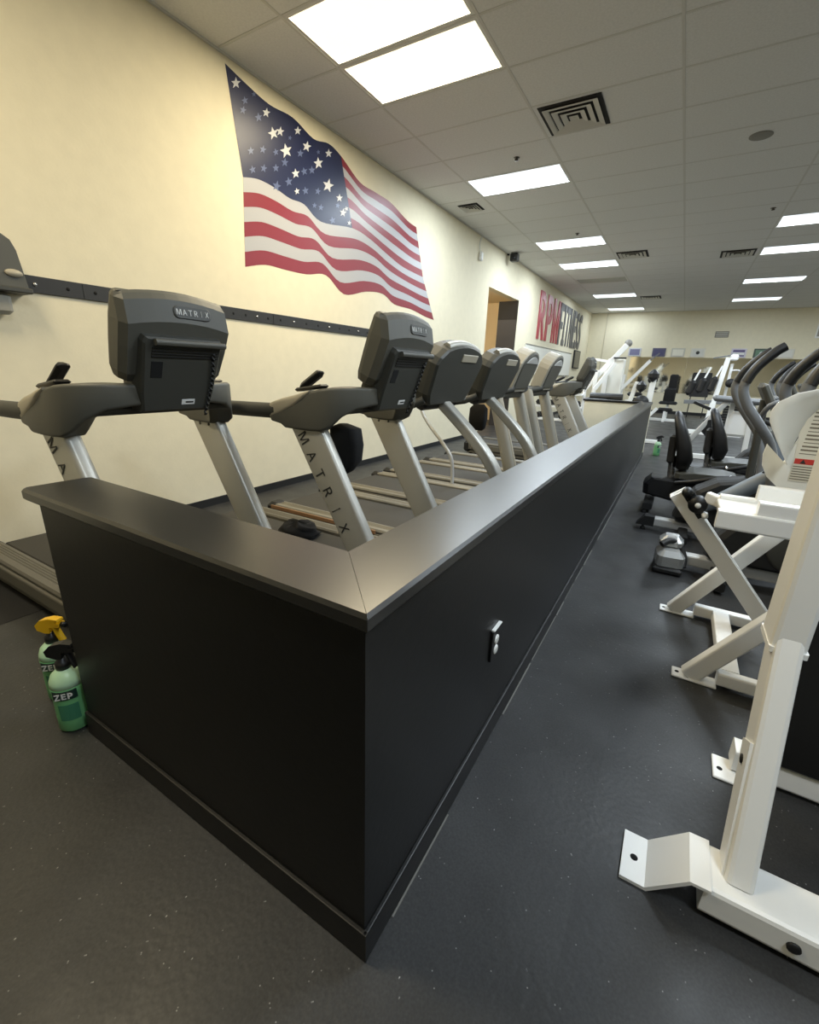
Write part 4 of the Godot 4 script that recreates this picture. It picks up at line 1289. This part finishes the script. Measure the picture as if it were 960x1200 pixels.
	# curved plastic shell with the placard
	var zs := -2.62
	st = new_st()
	var out := []
	for p in [[962, 454], [930, 460], [908, 470], [899, 481], [898, 492], [904, 508], [912, 528], [918, 541], [909, 522], [899, 520], [894, 532], [893, 545], [898, 558], [909, 569], [925, 577], [962, 579]]:
		var d := ray(p[0], p[1])
		var w := Vector3(0, CAM_H, 0) + d * (zs / d.z)
		out.append(Vector2(w.x, w.y))
	var right := Vector2(out[0].x + 0.42, out[0].y + 0.04)
	# back plate with the lower lobe
	var plate := PackedVector2Array([out[9], out[10], out[11], out[12], out[13], out[14], out[15], Vector2(right.x, out[15].y), Vector2(right.x, out[0].y - 0.05), Vector2(out[0].x, out[0].y - 0.04), Vector2(out[7].x + 0.03, out[7].y + 0.12), Vector2(out[7].x, out[7].y)])
	prism(st, plate, Vector3(-o.x, 0, zs - o.z), Vector3.RIGHT, Vector3.UP, Vector3(0, 0, 0.02))
	var sh := put("shell_plate", st, mats.white_shell, t)
	st = new_st(); lathe(st, [[0, 0], [0.005, 0], [0.005, 0.002], [0, 0.002]], Vector3(0.397, 0.875, zs + 0.0201) - o, 8, Vector3.BACK); put("screw", st, mats.rubber_black, sh)
	# rolled upper guard: swept from the top edge down to the notch, curling forward
	st = new_st()
	var rings := []
	var edge := [Vector2(right.x, right.y), out[0], out[1], out[2], out[3], out[4], out[5], out[6], out[7]]
	var inner := [Vector2(right.x, right.y - 0.08)]
	for p in [[978, 468], [962, 476], [950, 487], [943, 496], [938, 505], [932, 515], [926, 528], [919, 542]]: inner.append(on_plane(p[0], p[1], zs))
	for i in edge.size():
		var e: Vector2 = edge[i]; var n: Vector2 = inner[i]
		var m := e.lerp(n, 0.35)
		rings.append(PackedVector3Array([Vector3(e.x, e.y, zs + 0.11) - o, Vector3(m.x, m.y, zs + 0.075) - o, Vector3(n.x, n.y, zs + 0.02) - o, Vector3(n.x, n.y, zs + 0.002) - o, Vector3(m.x, m.y, zs + 0.058) - o, Vector3(e.x, e.y, zs + 0.096) - o]))
	loft(st, rings, true)
	put("shell_guard", st, mats.white_shell, t)
	# placard: text lines, red warning bar
	var pz := zs + 0.0215
	var bx := -o
	var pp := PackedVector2Array()
	for p in [[923, 563], [931, 536], [937, 507], [947, 491], [960, 479]]: pp.append(on_plane(p[0], p[1], pz))
	var xr: float = pp[4].x + 0.3
	pp.append(Vector2(xr, pp[4].y + 0.05)); pp.append(Vector2(xr, pp[0].y))
	st = new_st()
	prism(st, pp, Vector3(bx.x, 0, pz + bx.z), Vector3.RIGHT, Vector3.UP, Vector3(0, 0, 0.0015))
	var pc := put("placard", st, mat("placard", c8(222, 216, 198), 0.5), t)
	var yr := on_plane(931, 540, pz).y
	var ink := mat("placard_ink", c8(120, 110, 92), 0.6)
	for k in 12:
		var yy := yr + 0.035 + 0.0165 * k
		var xx := lerpf(pp[1].x + 0.012, pp[3].x + 0.02, k / 11.0)
		st = new_st(); block(st, Vector3((xx + xr - 0.03) / 2, yy, pz + 0.002) + bx, Vector3(xr - 0.03 - xx, 0.007 if k % 3 else 0.0035, 0.001), 0.0003); put("text_line", st, ink, pc)
	var x0: float = pp[1].x + 0.004
	st = new_st(); block(st, Vector3((x0 + xr - 0.03) / 2, yr, pz + 0.0022) + bx, Vector3(xr - 0.03 - x0, 0.024, 0.0012), 0.0003); put("warning_bar", st, mats.red_print, pc)
	for q in [0.03, 0.075, 0.105]:
		st = new_st(); prism(st, PackedVector2Array([Vector2(-0.011, -0.009), Vector2(0.011, -0.009), Vector2(0, 0.01)]), Vector3(x0 + q, yr, pz + 0.003) + bx, Vector3.RIGHT, Vector3.UP, Vector3(0, 0, 0.0008)); put("warning_triangle", st, mats.print_dark, pc)
	for k in 6:
		st = new_st(); block(st, Vector3((x0 + xr - 0.03) / 2, yr - 0.024 - 0.0115 * k, pz + 0.002) + bx, Vector3(xr - 0.03 - x0, 0.0045, 0.001), 0.0003); put("text_line", st, ink, pc)

func on_plane(u: float, v: float, z: float) -> Vector2:
	var d := ray(u, v)
	var w := Vector3(0, CAM_H, 0) + d * (z / d.z)
	return Vector2(w.x, w.y)

# ---------------------------------------------------------------- cardio machines
func make_elliptical(label: String, at: Vector3, roller: bool) -> Node3D:
	var t := thing("elliptical_trainer", label, "elliptical trainer", at, 0.0, "elliptical trainers beside the aisle")
	var st: SurfaceTool
	frame_part(t, "base_rail", Vector3(0.07, 0.085, 0), Vector3(1.55, 0.085, 0), 0.085, 0.075, mats.silver_light, 0.012)
	if roller:
		st = new_st(); block(st, Vector3(0.015, 0.09, 0.06), Vector3(0.17, 0.14, 0.22), 0.035, Basis(Vector3.UP, 0.1)); put("front_cover", st, mat("cover_silver", c8(176, 178, 178), 0.25, 0.5), t)
		st = new_st(); block(st, Vector3(0.01, 0.185, -0.01), Vector3(0.15, 0.1, 0.15), 0.035); put("wheel_cover", st, mats.cover_silver, t)
		st = new_st()
		tube(st, smooth_path([Vector3(-0.045, 0.185, 0.1), Vector3(0.0, 0.21, 0.06), Vector3(0.06, 0.18, 0.03), Vector3(0.1, 0.11, 0.06), Vector3(0.105, 0.05, 0.1)], 3), 0.022, 8)
		put("cover_strap", st, mats.rubber_black, t)
		st = new_st(); block(st, Vector3(0.015, 0.025, 0.065), Vector3(0.18, 0.05, 0.23), 0.015); put("foot", st, mats.rubber_black, t)
	else:
		st = new_st(); prism(st, PackedVector2Array([Vector2(-0.06, 0.045), Vector2(0.08, 0.045), Vector2(0.08, 0.13), Vector2(0.0, 0.13)]), Vector3(0, 0, -0.05), Vector3.RIGHT, Vector3.UP, Vector3(0, 0, 0.1)); put("end_cap", st, mats.rubber_black, t)
		st = new_st(); lathe(st, [[0, 0], [0.022, 0], [0.02, 0.02], [0.01, 0.03], [0.01, 0.05], [0, 0.05]], Vector3(0.0, 0, 0.02), 10); put("foot", st, mats.rubber_black, t)
	frame_part(t, "cross_foot", Vector3(0.3, 0.05, -0.32), Vector3(0.3, 0.05, 0.32), 0.07, 0.06, mats.rubber_black, 0.012)
	# drive housing: a rounded drum with a sloping nose
	st = new_st()
	var poly := PackedVector2Array([Vector2(0.2, 0.17), Vector2(0.23, 0.3), Vector2(0.32, 0.43), Vector2(0.45, 0.52), Vector2(0.62, 0.56), Vector2(0.8, 0.54), Vector2(0.95, 0.46), Vector2(1.08, 0.32), Vector2(1.15, 0.18), Vector2(1.15, 0.14), Vector2(0.24, 0.14)])
	shell(st, poly, Vector3(0, 0, 0), Vector3.RIGHT, Vector3.UP, [[-0.13, 0.86], [-0.11, 0.96], [-0.07, 1.0], [0.07, 1.0], [0.11, 0.96], [0.13, 0.86]])
	put("drive_housing", st, mats.rubber_black, t)
	for s in [-1, 1]:
		st = new_st(); lathe(st, [[0, 0], [0.15, 0], [0.16, 0.012], [0.145, 0.02], [0, 0.022]], Vector3(0.66, 0.32, s * 0.13), 20, Vector3(0, 0, s)); put("crank_disc", st, mats.console_dark, t)
		st = new_st()
		tube(st, smooth_path([Vector3(0.76, 0.45, s * 0.24), Vector3(0.74, 0.68, s * 0.26), Vector3(0.68, 0.86, s * 0.28), Vector3(0.58, 1.0, s * 0.3), Vector3(0.49, 1.12, s * 0.3), Vector3(0.445, 1.24, s * 0.3), Vector3(0.49, 1.37, s * 0.29), Vector3(0.57, 1.47, s * 0.28)], 4), 0.027, 9, 1.2)
		var arm := put("swing_arm", st, mats.grey_arm, t)
		st = new_st()
		tube(st, smooth_path([Vector3(0.45, 1.27, s * 0.3), Vector3(0.49, 1.37, s * 0.29), Vector3(0.57, 1.47, s * 0.28), Vector3(0.62, 1.51, s * 0.275)], 3), 0.031, 9, 1.2)
		put("grip", st, mats.vinyl_black, arm)
		st = new_st()
		bar(st, Vector3(0.60, 0.42, s * 0.22), Vector3(1.5, 0.22, s * 0.2), 0.05, 0.07, 0.015)
		var pa := put("pedal_arm", st, mats.bluegrey, t)
		st = new_st(); block(st, Vector3(1.15, 0.33, s * 0.2), Vector3(0.38, 0.05, 0.16), 0.02, Basis(Vector3.BACK, -0.2)); put("pedal", st, mats.rubber_black, pa)
		st = new_st()
		tube(st, smooth_path([Vector3(0.60, 1.0, s * 0.09), Vector3(0.64, 1.12, s * 0.16), Vector3(0.74, 1.16, s * 0.14)], 3), 0.018, 7)
		put("fixed_handle", st, mats.grey_arm, t)
	frame_part(t, "mast", Vector3(0.66, 0.5, 0), Vector3(0.62, 1.15, 0), 0.045, 0.055, mats.console_dark, 0.02, Vector3.RIGHT)
	st = new_st(); block(st, Vector3(0.62, 1.19, 0), Vector3(0.05, 0.18, 0.24), 0.025, Basis(Vector3.BACK, 0.5)); put("console", st, mats.console_grey, t)
	return t

func make_recumbent(label: String, at: Vector3) -> Node3D:
	var t := thing("recumbent_bike", label, "exercise bike", at, 0.0, "recumbent bikes beside the aisle")
	var st: SurfaceTool
	frame_part(t, "rear_stabilizer", Vector3(-0.08, 0.07, -0.3), Vector3(-0.08, 0.07, 0.3), 0.09, 0.06, mats.rubber_black, 0.015)
	for s in [-1, 1]:
		st = new_st(); lathe(st, [[0, 0], [0.028, 0], [0.026, 0.02], [0.012, 0.03], [0.012, 0.05], [0, 0.05]], Vector3(-0.1, 0, s * 0.27), 10); put("foot", st, mats.rubber_black, t)
	frame_part(t, "main_beam", Vector3(-0.05, 0.16, 0), Vector3(1.25, 0.2, 0), 0.1, 0.09, mats.grey_arm, 0.02)
	# seat carriage
	st = new_st()
	shell(st, PackedVector2Array([Vector2(-0.15, 0.16), Vector2(-0.16, 0.27), Vector2(-0.1, 0.34), Vector2(0.1, 0.335), Vector2(0.3, 0.32), Vector2(0.38, 0.25), Vector2(0.34, 0.18), Vector2(0.1, 0.12)]), Vector3.ZERO, Vector3.RIGHT, Vector3.UP, [[-0.17, 0.8], [-0.15, 0.95], [-0.1, 1.0], [0.1, 1.0], [0.15, 0.95], [0.17, 0.8]])
	put("seat_carriage", st, mats.vinyl_black, t)
	st = new_st(); tube(st, [Vector3(0.07, 0.3, 0), Vector3(0.05, 0.55, 0)], 0.032, 10); put("seat_post", st, mats.steel, t)
	# backrest: tall pad with a lumbar bulge and a shell behind it
	var rings := []
	for q in [[0.43, 0.15, 0.05, 0.22], [0.45, 0.145, 0.11, 0.3], [0.55, 0.15, 0.14, 0.36], [0.68, 0.12, 0.13, 0.37], [0.82, 0.07, 0.10, 0.34], [0.93, 0.03, 0.08, 0.28], [0.97, 0.02, 0.05, 0.2], [0.98, 0.015, 0.02, 0.1]]:
		rings.append(ring(rrect(q[2], q[3], 0.03, 3), Vector3(q[1], q[0], 0), Vector3.RIGHT, Vector3.BACK))
	st = new_st(); loft(st, rings, true)
	var br := put("backrest", st, mats.vinyl_black, t)
	st = new_st(); block(st, Vector3(0.03, 0.62, 0), Vector3(0.07, 0.28, 0.2), 0.02, Basis(Vector3.BACK, 0.05)); put("back_shell", st, mats.rubber_black, br)
	st = new_st()
	shell(st, PackedVector2Array([Vector2(0.1, 0.36), Vector2(0.1, 0.41), Vector2(0.25, 0.435), Vector2(0.5, 0.44), Vector2(0.6, 0.42), Vector2(0.58, 0.38), Vector2(0.3, 0.35)]), Vector3.ZERO, Vector3.RIGHT, Vector3.UP, [[-0.2, 0.85], [-0.17, 1.0], [0.17, 1.0], [0.2, 0.85]])
	put("seat", st, mats.console_dark, t)
	for s in [-1, 1]:
		st = new_st()
		tube(st, smooth_path([Vector3(0.12, 0.32, s * 0.2), Vector3(0.24, 0.36, s * 0.26), Vector3(0.42, 0.42, s * 0.27), Vector3(0.52, 0.44, s * 0.265)], 3), 0.022, 8)
		var h := put("side_handle", st, mats.vinyl_black, t)
		st = new_st(); lathe(st, [[0, 0], [0.024, 0], [0.022, 0.02], [0, 0.025]], Vector3(0.52, 0.44, s * 0.265), 8, Vector3.RIGHT); put("end_knob", st, mats.steel, h)
	# drive housing, cranks, mast, console
	st = new_st()
	shell(st, PackedVector2Array([Vector2(0.68, 0.14), Vector2(0.7, 0.32), Vector2(0.82, 0.46), Vector2(1.0, 0.52), Vector2(1.2, 0.46), Vector2(1.3, 0.3), Vector2(1.28, 0.12)]), Vector3.ZERO, Vector3.RIGHT, Vector3.UP, [[-0.1, 0.88], [-0.08, 1.0], [0.08, 1.0], [0.1, 0.88]])
	put("drive_housing", st, mats.rubber_black, t)
	for s in [-1, 1]:
		frame_part(t, "crank_arm", Vector3(0.95, 0.32, s * 0.12), Vector3(0.95 - s * 0.12, 0.32 - s * 0.1, s * 0.12), 0.02, 0.03, mats.steel, 0.006, Vector3.BACK)
		st = new_st(); block(st, Vector3(0.95 - s * 0.12, 0.32 - s * 0.1, s * 0.19), Vector3(0.09, 0.04, 0.11), 0.012); put("pedal", st, mats.rubber_black, t)
	frame_part(t, "mast", Vector3(0.9, 0.48, 0), Vector3(0.78, 1.0, 0), 0.06, 0.08, mats.bluegrey, 0.02, Vector3.RIGHT)
	st = new_st(); block(st, Vector3(0.76, 1.06, 0), Vector3(0.07, 0.22, 0.36), 0.025, Basis(Vector3.BACK, 0.45)); put("console", st, mats.console_grey, t)
	for s in [-1, 1]:
		st = new_st(); tube(st, smooth_path([Vector3(0.82, 0.9, s * 0.05), Vector3(0.72, 0.93, s * 0.2), Vector3(0.6, 0.97, s * 0.24)], 3), 0.018, 7); put("front_handle", st, mats.vinyl_black, t)
	frame_part(t, "front_stabilizer", Vector3(1.25, 0.06, -0.28), Vector3(1.25, 0.06, 0.28), 0.09, 0.06, mats.rubber_black, 0.015)
	return t

func build_cardio() -> void:
	make_elliptical("elliptical trainer with silver wheel cover on its silver rail, beside the crossing braces", Vector3(0.12, 0, -3.45), true)
	var e2 := make_elliptical("elliptical trainer with black-capped base rail between wheel-covered elliptical and recumbent bike", Vector3(-0.08, 0, -4.27), false)
	var st := new_st()
	tube(st, smooth_path([Vector3(0.40, 0.33, 0.2), Vector3(0.5, 0.40, 0.2), Vector3(0.66, 0.54, 0.2), Vector3(0.84, 0.70, 0.2)], 3), [0.045, 0.05, 0.055, 0.058, 0.06, 0.06, 0.06, 0.06, 0.06, 0.055], 10)
	put("linkage_cover", st, mats.bluegrey, e2)
	make_recumbent("black recumbent exercise bike with tall padded backrest nearest the half wall", Vector3(-0.01, 0, -5.1))
	make_recumbent("black recumbent exercise bike set further from the half wall than its neighbour", Vector3(0.33, 0, -6.05))
	make_elliptical("elliptical trainer with grey swing arms just past the recumbent bikes", Vector3(0.5, 0, -7.0), false)
	make_elliptical("elliptical trainer standing behind the other ellipticals, before the padded bench", Vector3(0.75, 0, -7.9), false)

# ---------------------------------------------------------------- machines at the far end
func plate_stack(t: Node3D, at: Vector3, h: float) -> void:
	for k in 10:
		var st := new_st()
		block(st, at + Vector3(0, 0.12 + k * h / 10.0, 0), Vector3(0.3, h / 10.0 - 0.008, 0.12), 0.004)
		put("weight_plate", st, mats.rubber_black, t)

func pad(t: Node3D, called: String, at: Vector3, size: Vector3, basis := Basis.IDENTITY) -> void:
	var st := new_st()
	block(st, at, size, minf(size.x, minf(size.y, size.z)) * 0.42, basis)
	put(called, st, mats.vinyl_black, t)

func build_far_machines() -> void:
	var wf: Material = mats.white_frame
	var st: SurfaceTool
	# press machine with a long white boom
	var t := thing("press_machine", "white press machine with long slanted boom behind the yellow cross wall", "gym machine", Vector3(-1.55, 0, -11.0))
	frame_part(t, "boom", Vector3(-0.33, 1.02, 0.1), Vector3(0.36, 1.93, 0), 0.09, 0.11, wf, 0.01)
	frame_part(t, "boom", Vector3(-0.1, 1.0, 0.35), Vector3(0.22, 1.55, 0.25), 0.06, 0.08, wf, 0.01)
	for x in [-0.14, 0.05]: frame_part(t, "upright", Vector3(x, 0.05, 0.2), Vector3(x, 1.4, 0.15), 0.08, 0.08, wf, 0.01)
	st = new_st(); block(st, Vector3(0.2, 0.83, -0.1), Vector3(0.34, 1.62, 0.3), 0.02); put("stack_shroud", st, mats.white_shell, t)
	frame_part(t, "top_bar", Vector3(-0.25, 1.62, 0), Vector3(0.1, 1.58, 0), 0.05, 0.05, wf)
	st = new_st(); lathe(st, [[0, -0.03], [0.075, -0.03], [0.075, 0.03], [0, 0.03]], Vector3(0.38, 1.96, 0), 14, Vector3.BACK); put("pulley", st, mat("pulley_grey", c8(140, 138, 132), 0.5), t)
	frame_part(t, "handle", Vector3(0.15, 1.66, 0.1), Vector3(0.4, 1.66, 0.1), 0.03, 0.03, mats.rubber_black)
	frame_part(t, "floor_beam", Vector3(-0.5, 0.05, 0.2), Vector3(0.5, 0.05, 0.2), 0.08, 0.08, wf)
	frame_part(t, "floor_beam", Vector3(-0.5, 0.05, -0.2), Vector3(0.5, 0.05, -0.2), 0.08, 0.08, wf)

	# roller bench directly behind the cross wall
	t = thing("leg_bench", "black roller bench with white legs right behind the yellow wall", "bench", Vector3(-1.15, 0, -9.3))
	st = new_st(); tube(st, [Vector3(-0.35, 0.9, 0), Vector3(0.22, 0.9, 0)], 0.075, 14); put("roller_pad", st, mats.vinyl_black, t)
	st = new_st(); tube(st, [Vector3(-0.42, 0.82, 0.08), Vector3(-0.05, 0.82, 0.08)], 0.06, 12); put("roller_pad", st, mats.vinyl_black, t)
	for x in [-0.38, -0.03, 0.3]: frame_part(t, "leg", Vector3(x, 0.0, 0.02), Vector3(x, 0.88, 0.02), 0.06, 0.05, wf)
	frame_part(t, "seat_arm", Vector3(0.3, 0.6, 0), Vector3(0.42, 1.2, 0), 0.09, 0.07, wf)
	pad(t, "backrest", Vector3(0.5, 1.12, 0), Vector3(0.16, 0.2, 0.3))
	frame_part(t, "frame_bar", Vector3(-0.4, 0.1, 0), Vector3(0.45, 0.1, 0), 0.06, 0.06, wf)

	# curl machine with black plate disc beyond the end of the half wall
	t = thing("curl_machine", "white curl machine with black pads and round plate past half wall end", "gym machine", Vector3(-0.62, 0, -10.2))
	st = new_st(); lathe(st, [[0, -0.04], [0.13, -0.04], [0.14, -0.02], [0.14, 0.02], [0.13, 0.04], [0, 0.04]], Vector3(-0.05, 0.8, 0), 20, Vector3.BACK); var dsc := put("weight_disc", st, mats.vinyl_black, t)
	st = new_st(); lathe(st, [[0, 0], [0.03, 0], [0.03, 0.05], [0, 0.05]], Vector3(-0.05, 0.8, 0.03), 10, Vector3.BACK); put("hub", st, mats.steel, dsc)
	frame_part(t, "upright", Vector3(0.06, 0.0, -0.05), Vector3(0.1, 1.25, -0.05), 0.09, 0.08, wf)
	frame_part(t, "side_frame", Vector3(-0.25, 0.05, -0.1), Vector3(0.25, 0.7, -0.1), 0.06, 0.06, wf)
	frame_part(t, "floor_beam", Vector3(-0.3, 0.04, -0.1), Vector3(0.4, 0.04, -0.1), 0.07, 0.07, wf)
	pad(t, "arm_pad", Vector3(0.08, 1.32, -0.05), Vector3(0.2, 0.24, 0.3))
	pad(t, "seat", Vector3(-0.3, 0.62, -0.05), Vector3(0.3, 0.08, 0.3))

	t = thing("pulldown_machine", "white slanted-arm weight machine near the mirrors behind the press machine", "gym machine", Vector3(-1.3, 0, -15.2))
	frame_part(t, "upright", Vector3(-0.3, 0, 0), Vector3(-0.3, 1.35, 0), 0.1, 0.1, wf)
	frame_part(t, "slanted_arm", Vector3(-0.35, 0.85, 0.1), Vector3(0.35, 1.75, 0.1), 0.09, 0.09, wf)
	frame_part(t, "handle", Vector3(0.3, 1.72, 0.1), Vector3(0.55, 1.95, 0.1), 0.03, 0.03, mats.grey_arm)
	frame_part(t, "upright", Vector3(0.45, 0, 0), Vector3(0.5, 1.15, 0), 0.12, 0.1, wf)
	pad(t, "head_pad", Vector3(0.5, 1.25, 0), Vector3(0.26, 0.3, 0.2))
	pad(t, "backrest", Vector3(-0.55, 1.2, 0.1), Vector3(0.22, 0.36, 0.25))
	pad(t, "seat", Vector3(0.1, 0.8, 0.1), Vector3(0.4, 0.12, 0.35))
	frame_part(t, "floor_beam", Vector3(-0.5, 0.05, 0), Vector3(0.6, 0.05, 0), 0.1, 0.1, wf)
	plate_stack(t, Vector3(0.1, 0, -0.15), 0.6)

	# upright bench
	t = thing("upright_bench", "white framed bench with narrow black upright backrest facing the aisle", "bench", Vector3(-0.25, 0, -16.2))
	pad(t, "backrest", Vector3(-0.03, 1.15, -0.1), Vector3(0.24, 0.5, 0.09), Basis(Vector3.RIGHT, 0.12))
	pad(t, "backrest", Vector3(-0.06, 0.78, -0.04), Vector3(0.32, 0.44, 0.1), Basis(Vector3.RIGHT, 0.12))
	pad(t, "seat", Vector3(-0.06, 0.56, 0.12), Vector3(0.5, 0.09, 0.36))
	frame_part(t, "seat_post", Vector3(-0.06, 0.05, 0.1), Vector3(-0.06, 0.54, 0.1), 0.07, 0.07, wf)
	pad(t, "leg_roller", Vector3(-0.1, 0.36, 0.35), Vector3(0.42, 0.12, 0.12))
	frame_part(t, "front_post", Vector3(-0.1, 0.0, 0.35), Vector3(-0.1, 0.34, 0.35), 0.07, 0.06, wf)
	frame_part(t, "base_beam", Vector3(-0.5, 0.05, 0.2), Vector3(0.4, 0.05, 0.2), 0.1, 0.08, wf)
	frame_part(t, "base_beam", Vector3(-0.1, 0.04, -0.4), Vector3(-0.1, 0.04, 0.4), 0.08, 0.08, wf)

	# tall cable machine
	t = thing("cable_machine", "tall white cable machine with black pads, standing before the mirrors", "gym machine", Vector3(0.68, 0, -13.0))
	frame_part(t, "column", Vector3(0.0, 0.7, 0), Vector3(0.09, 1.78, 0), 0.1, 0.1, wf, 0.012)
	frame_part(t, "column", Vector3(0.2, 0.7, -0.1), Vector3(0.2, 1.65, -0.1), 0.06, 0.06, wf)
	frame_part(t, "column_foot", Vector3(-0.05, 0.0, 0), Vector3(0.0, 0.75, 0), 0.12, 0.12, wf)
	st = new_st(); block(st, Vector3(0.2, 1.78, 0), Vector3(0.16, 0.14, 0.14), 0.03); put("pulley_box", st, wf, t)
	frame_part(t, "top_bar", Vector3(-0.2, 1.76, 0), Vector3(0.25, 1.85, 0), 0.03, 0.03, mats.grey_arm)
	st = new_st(); tube(st, smooth_path([Vector3(0.22, 1.5, 0), Vector3(0.36, 1.5, 0), Vector3(0.44, 1.4, 0), Vector3(0.44, 1.2, 0)], 3), 0.02, 7); put("hanging_handle", st, mats.silver_light, t)
	for q in [[-0.52, 1.08], [-0.32, 1.14], [-0.1, 1.18]]:
		pad(t, "pad", Vector3(q[0], q[1], 0.05), Vector3(0.16, 0.36, 0.14), Basis(Vector3.BACK, -0.2))
		frame_part(t, "pad_arm", Vector3(q[0] + 0.02, q[1] + 0.1, 0), Vector3(q[0] + 0.12, q[1] + 0.42, 0), 0.04, 0.04, wf)
	st = new_st(); lathe(st, [[0, -0.03], [0.1, -0.03], [0.1, 0.03], [0, 0.03]], Vector3(0.24, 1.22, 0.06), 14, Vector3.BACK); put("pulley", st, mats.rubber_black, t)
	pad(t, "backrest", Vector3(0.5, 1.02, 0.05), Vector3(0.2, 0.34, 0.2))
	frame_part(t, "base_arm", Vector3(-0.6, 0.75, 0), Vector3(0.7, 0.8, 0), 0.08, 0.09, mats.grey_arm)
	frame_part(t, "floor_beam", Vector3(-0.5, 0.05, 0), Vector3(0.7, 0.05, 0), 0.1, 0.1, wf)
	plate_stack(t, Vector3(0.4, 0, -0.25), 0.62)

	# padded grey bench with slanted silver leg
	t = thing("incline_bench", "grey padded bench on a slanted silver leg beyond the recumbent bikes", "bench", Vector3(0.55, 0, -9.0))
	st = new_st(); block(st, Vector3(0.28, 0.98, 0), Vector3(0.75, 0.09, 0.4), 0.035, Basis(Vector3.BACK, -0.05)); put("pad", st, mats.grey_arm, t)
	frame_part(t, "slanted_leg", Vector3(-0.42, 0.1, 0.1), Vector3(0.1, 0.95, 0.1), 0.08, 0.08, mats.silver_light, 0.015)
	frame_part(t, "leg", Vector3(0.5, 0.0, 0.1), Vector3(0.45, 0.95, 0.1), 0.07, 0.07, wf)
	frame_part(t, "leg", Vector3(0.2, 0.0, -0.1), Vector3(0.2, 0.95, -0.1), 0.07, 0.07, wf)
	frame_part(t, "floor_beam", Vector3(-0.5, 0.04, 0.1), Vector3(0.6, 0.04, 0.1), 0.08, 0.08, wf)
	pad(t, "side_pad", Vector3(-0.05, 0.55, 0.05), Vector3(0.22, 0.36, 0.2))
	frame_part(t, "hand_bar", Vector3(-0.35, 0.92, 0.1), Vector3(-0.1, 0.82, 0.1), 0.04, 0.05, mats.vinyl_black)
	st = new_st(); block(st, Vector3(0.35, 0.6, -0.1), Vector3(0.3, 0.4, 0.2), 0.04); put("counterweight", st, wf, t)

	# black board leaning by the mirrors
	t = thing("leaning_board", "flat black board standing against the mirrors beside the cable machine", "board", Vector3(0.5, 0, -18.6))
	st = new_st(); block(st, Vector3(0, 1.1, 0), Vector3(0.55, 0.8, 0.04), 0.01, Basis(Vector3.RIGHT, -0.08)); put("panel", st, mats.rubber_black, t)
	for s in [-1, 1]: frame_part(t, "stand_leg", Vector3(s * 0.22, 0, 0.08), Vector3(s * 0.22, 1.3, -0.02), 0.03, 0.03, mats.rubber_black)

	# dumbbell rack by the left wall
	t = thing("dumbbell_rack", "pale rack of black dumbbells past the last treadmill", "rack", Vector3(-2.3, 0, -10.0))
	for y in [0.35, 0.62, 0.89]:
		frame_part(t, "shelf", Vector3(-0.7, y, 0), Vector3(0.55, y, 0), 0.25, 0.04, wf)
	for s in [-0.7, 0.55]: frame_part(t, "post", Vector3(s, 0, -0.08), Vector3(s, 1.05, -0.08), 0.06, 0.06, wf)
	var i := 0
	for y in [0.35, 0.62, 0.89]:
		for k in 5:
			var db := thing("dumbbell", "black hexagonal dumbbell on the pale rack past last treadmill", "dumbbell", Vector3(-2.3 - 0.58 + 0.255 * k, y + 0.085, -10.0), 0.0, "dumbbells on the rack")
			st = new_st(); tube(st, [Vector3(0, 0, -0.07), Vector3(0, 0, 0.07)], 0.014, 6); put("bar", st, mats.steel, db)
			for s in [-1, 1]:
				st = new_st(); tube(st, [Vector3(0, 0, s * 0.06), Vector3(0, 0, s * 0.13)], 0.062, 6); put("head", st, mats.rubber_black, db)
			i += 1
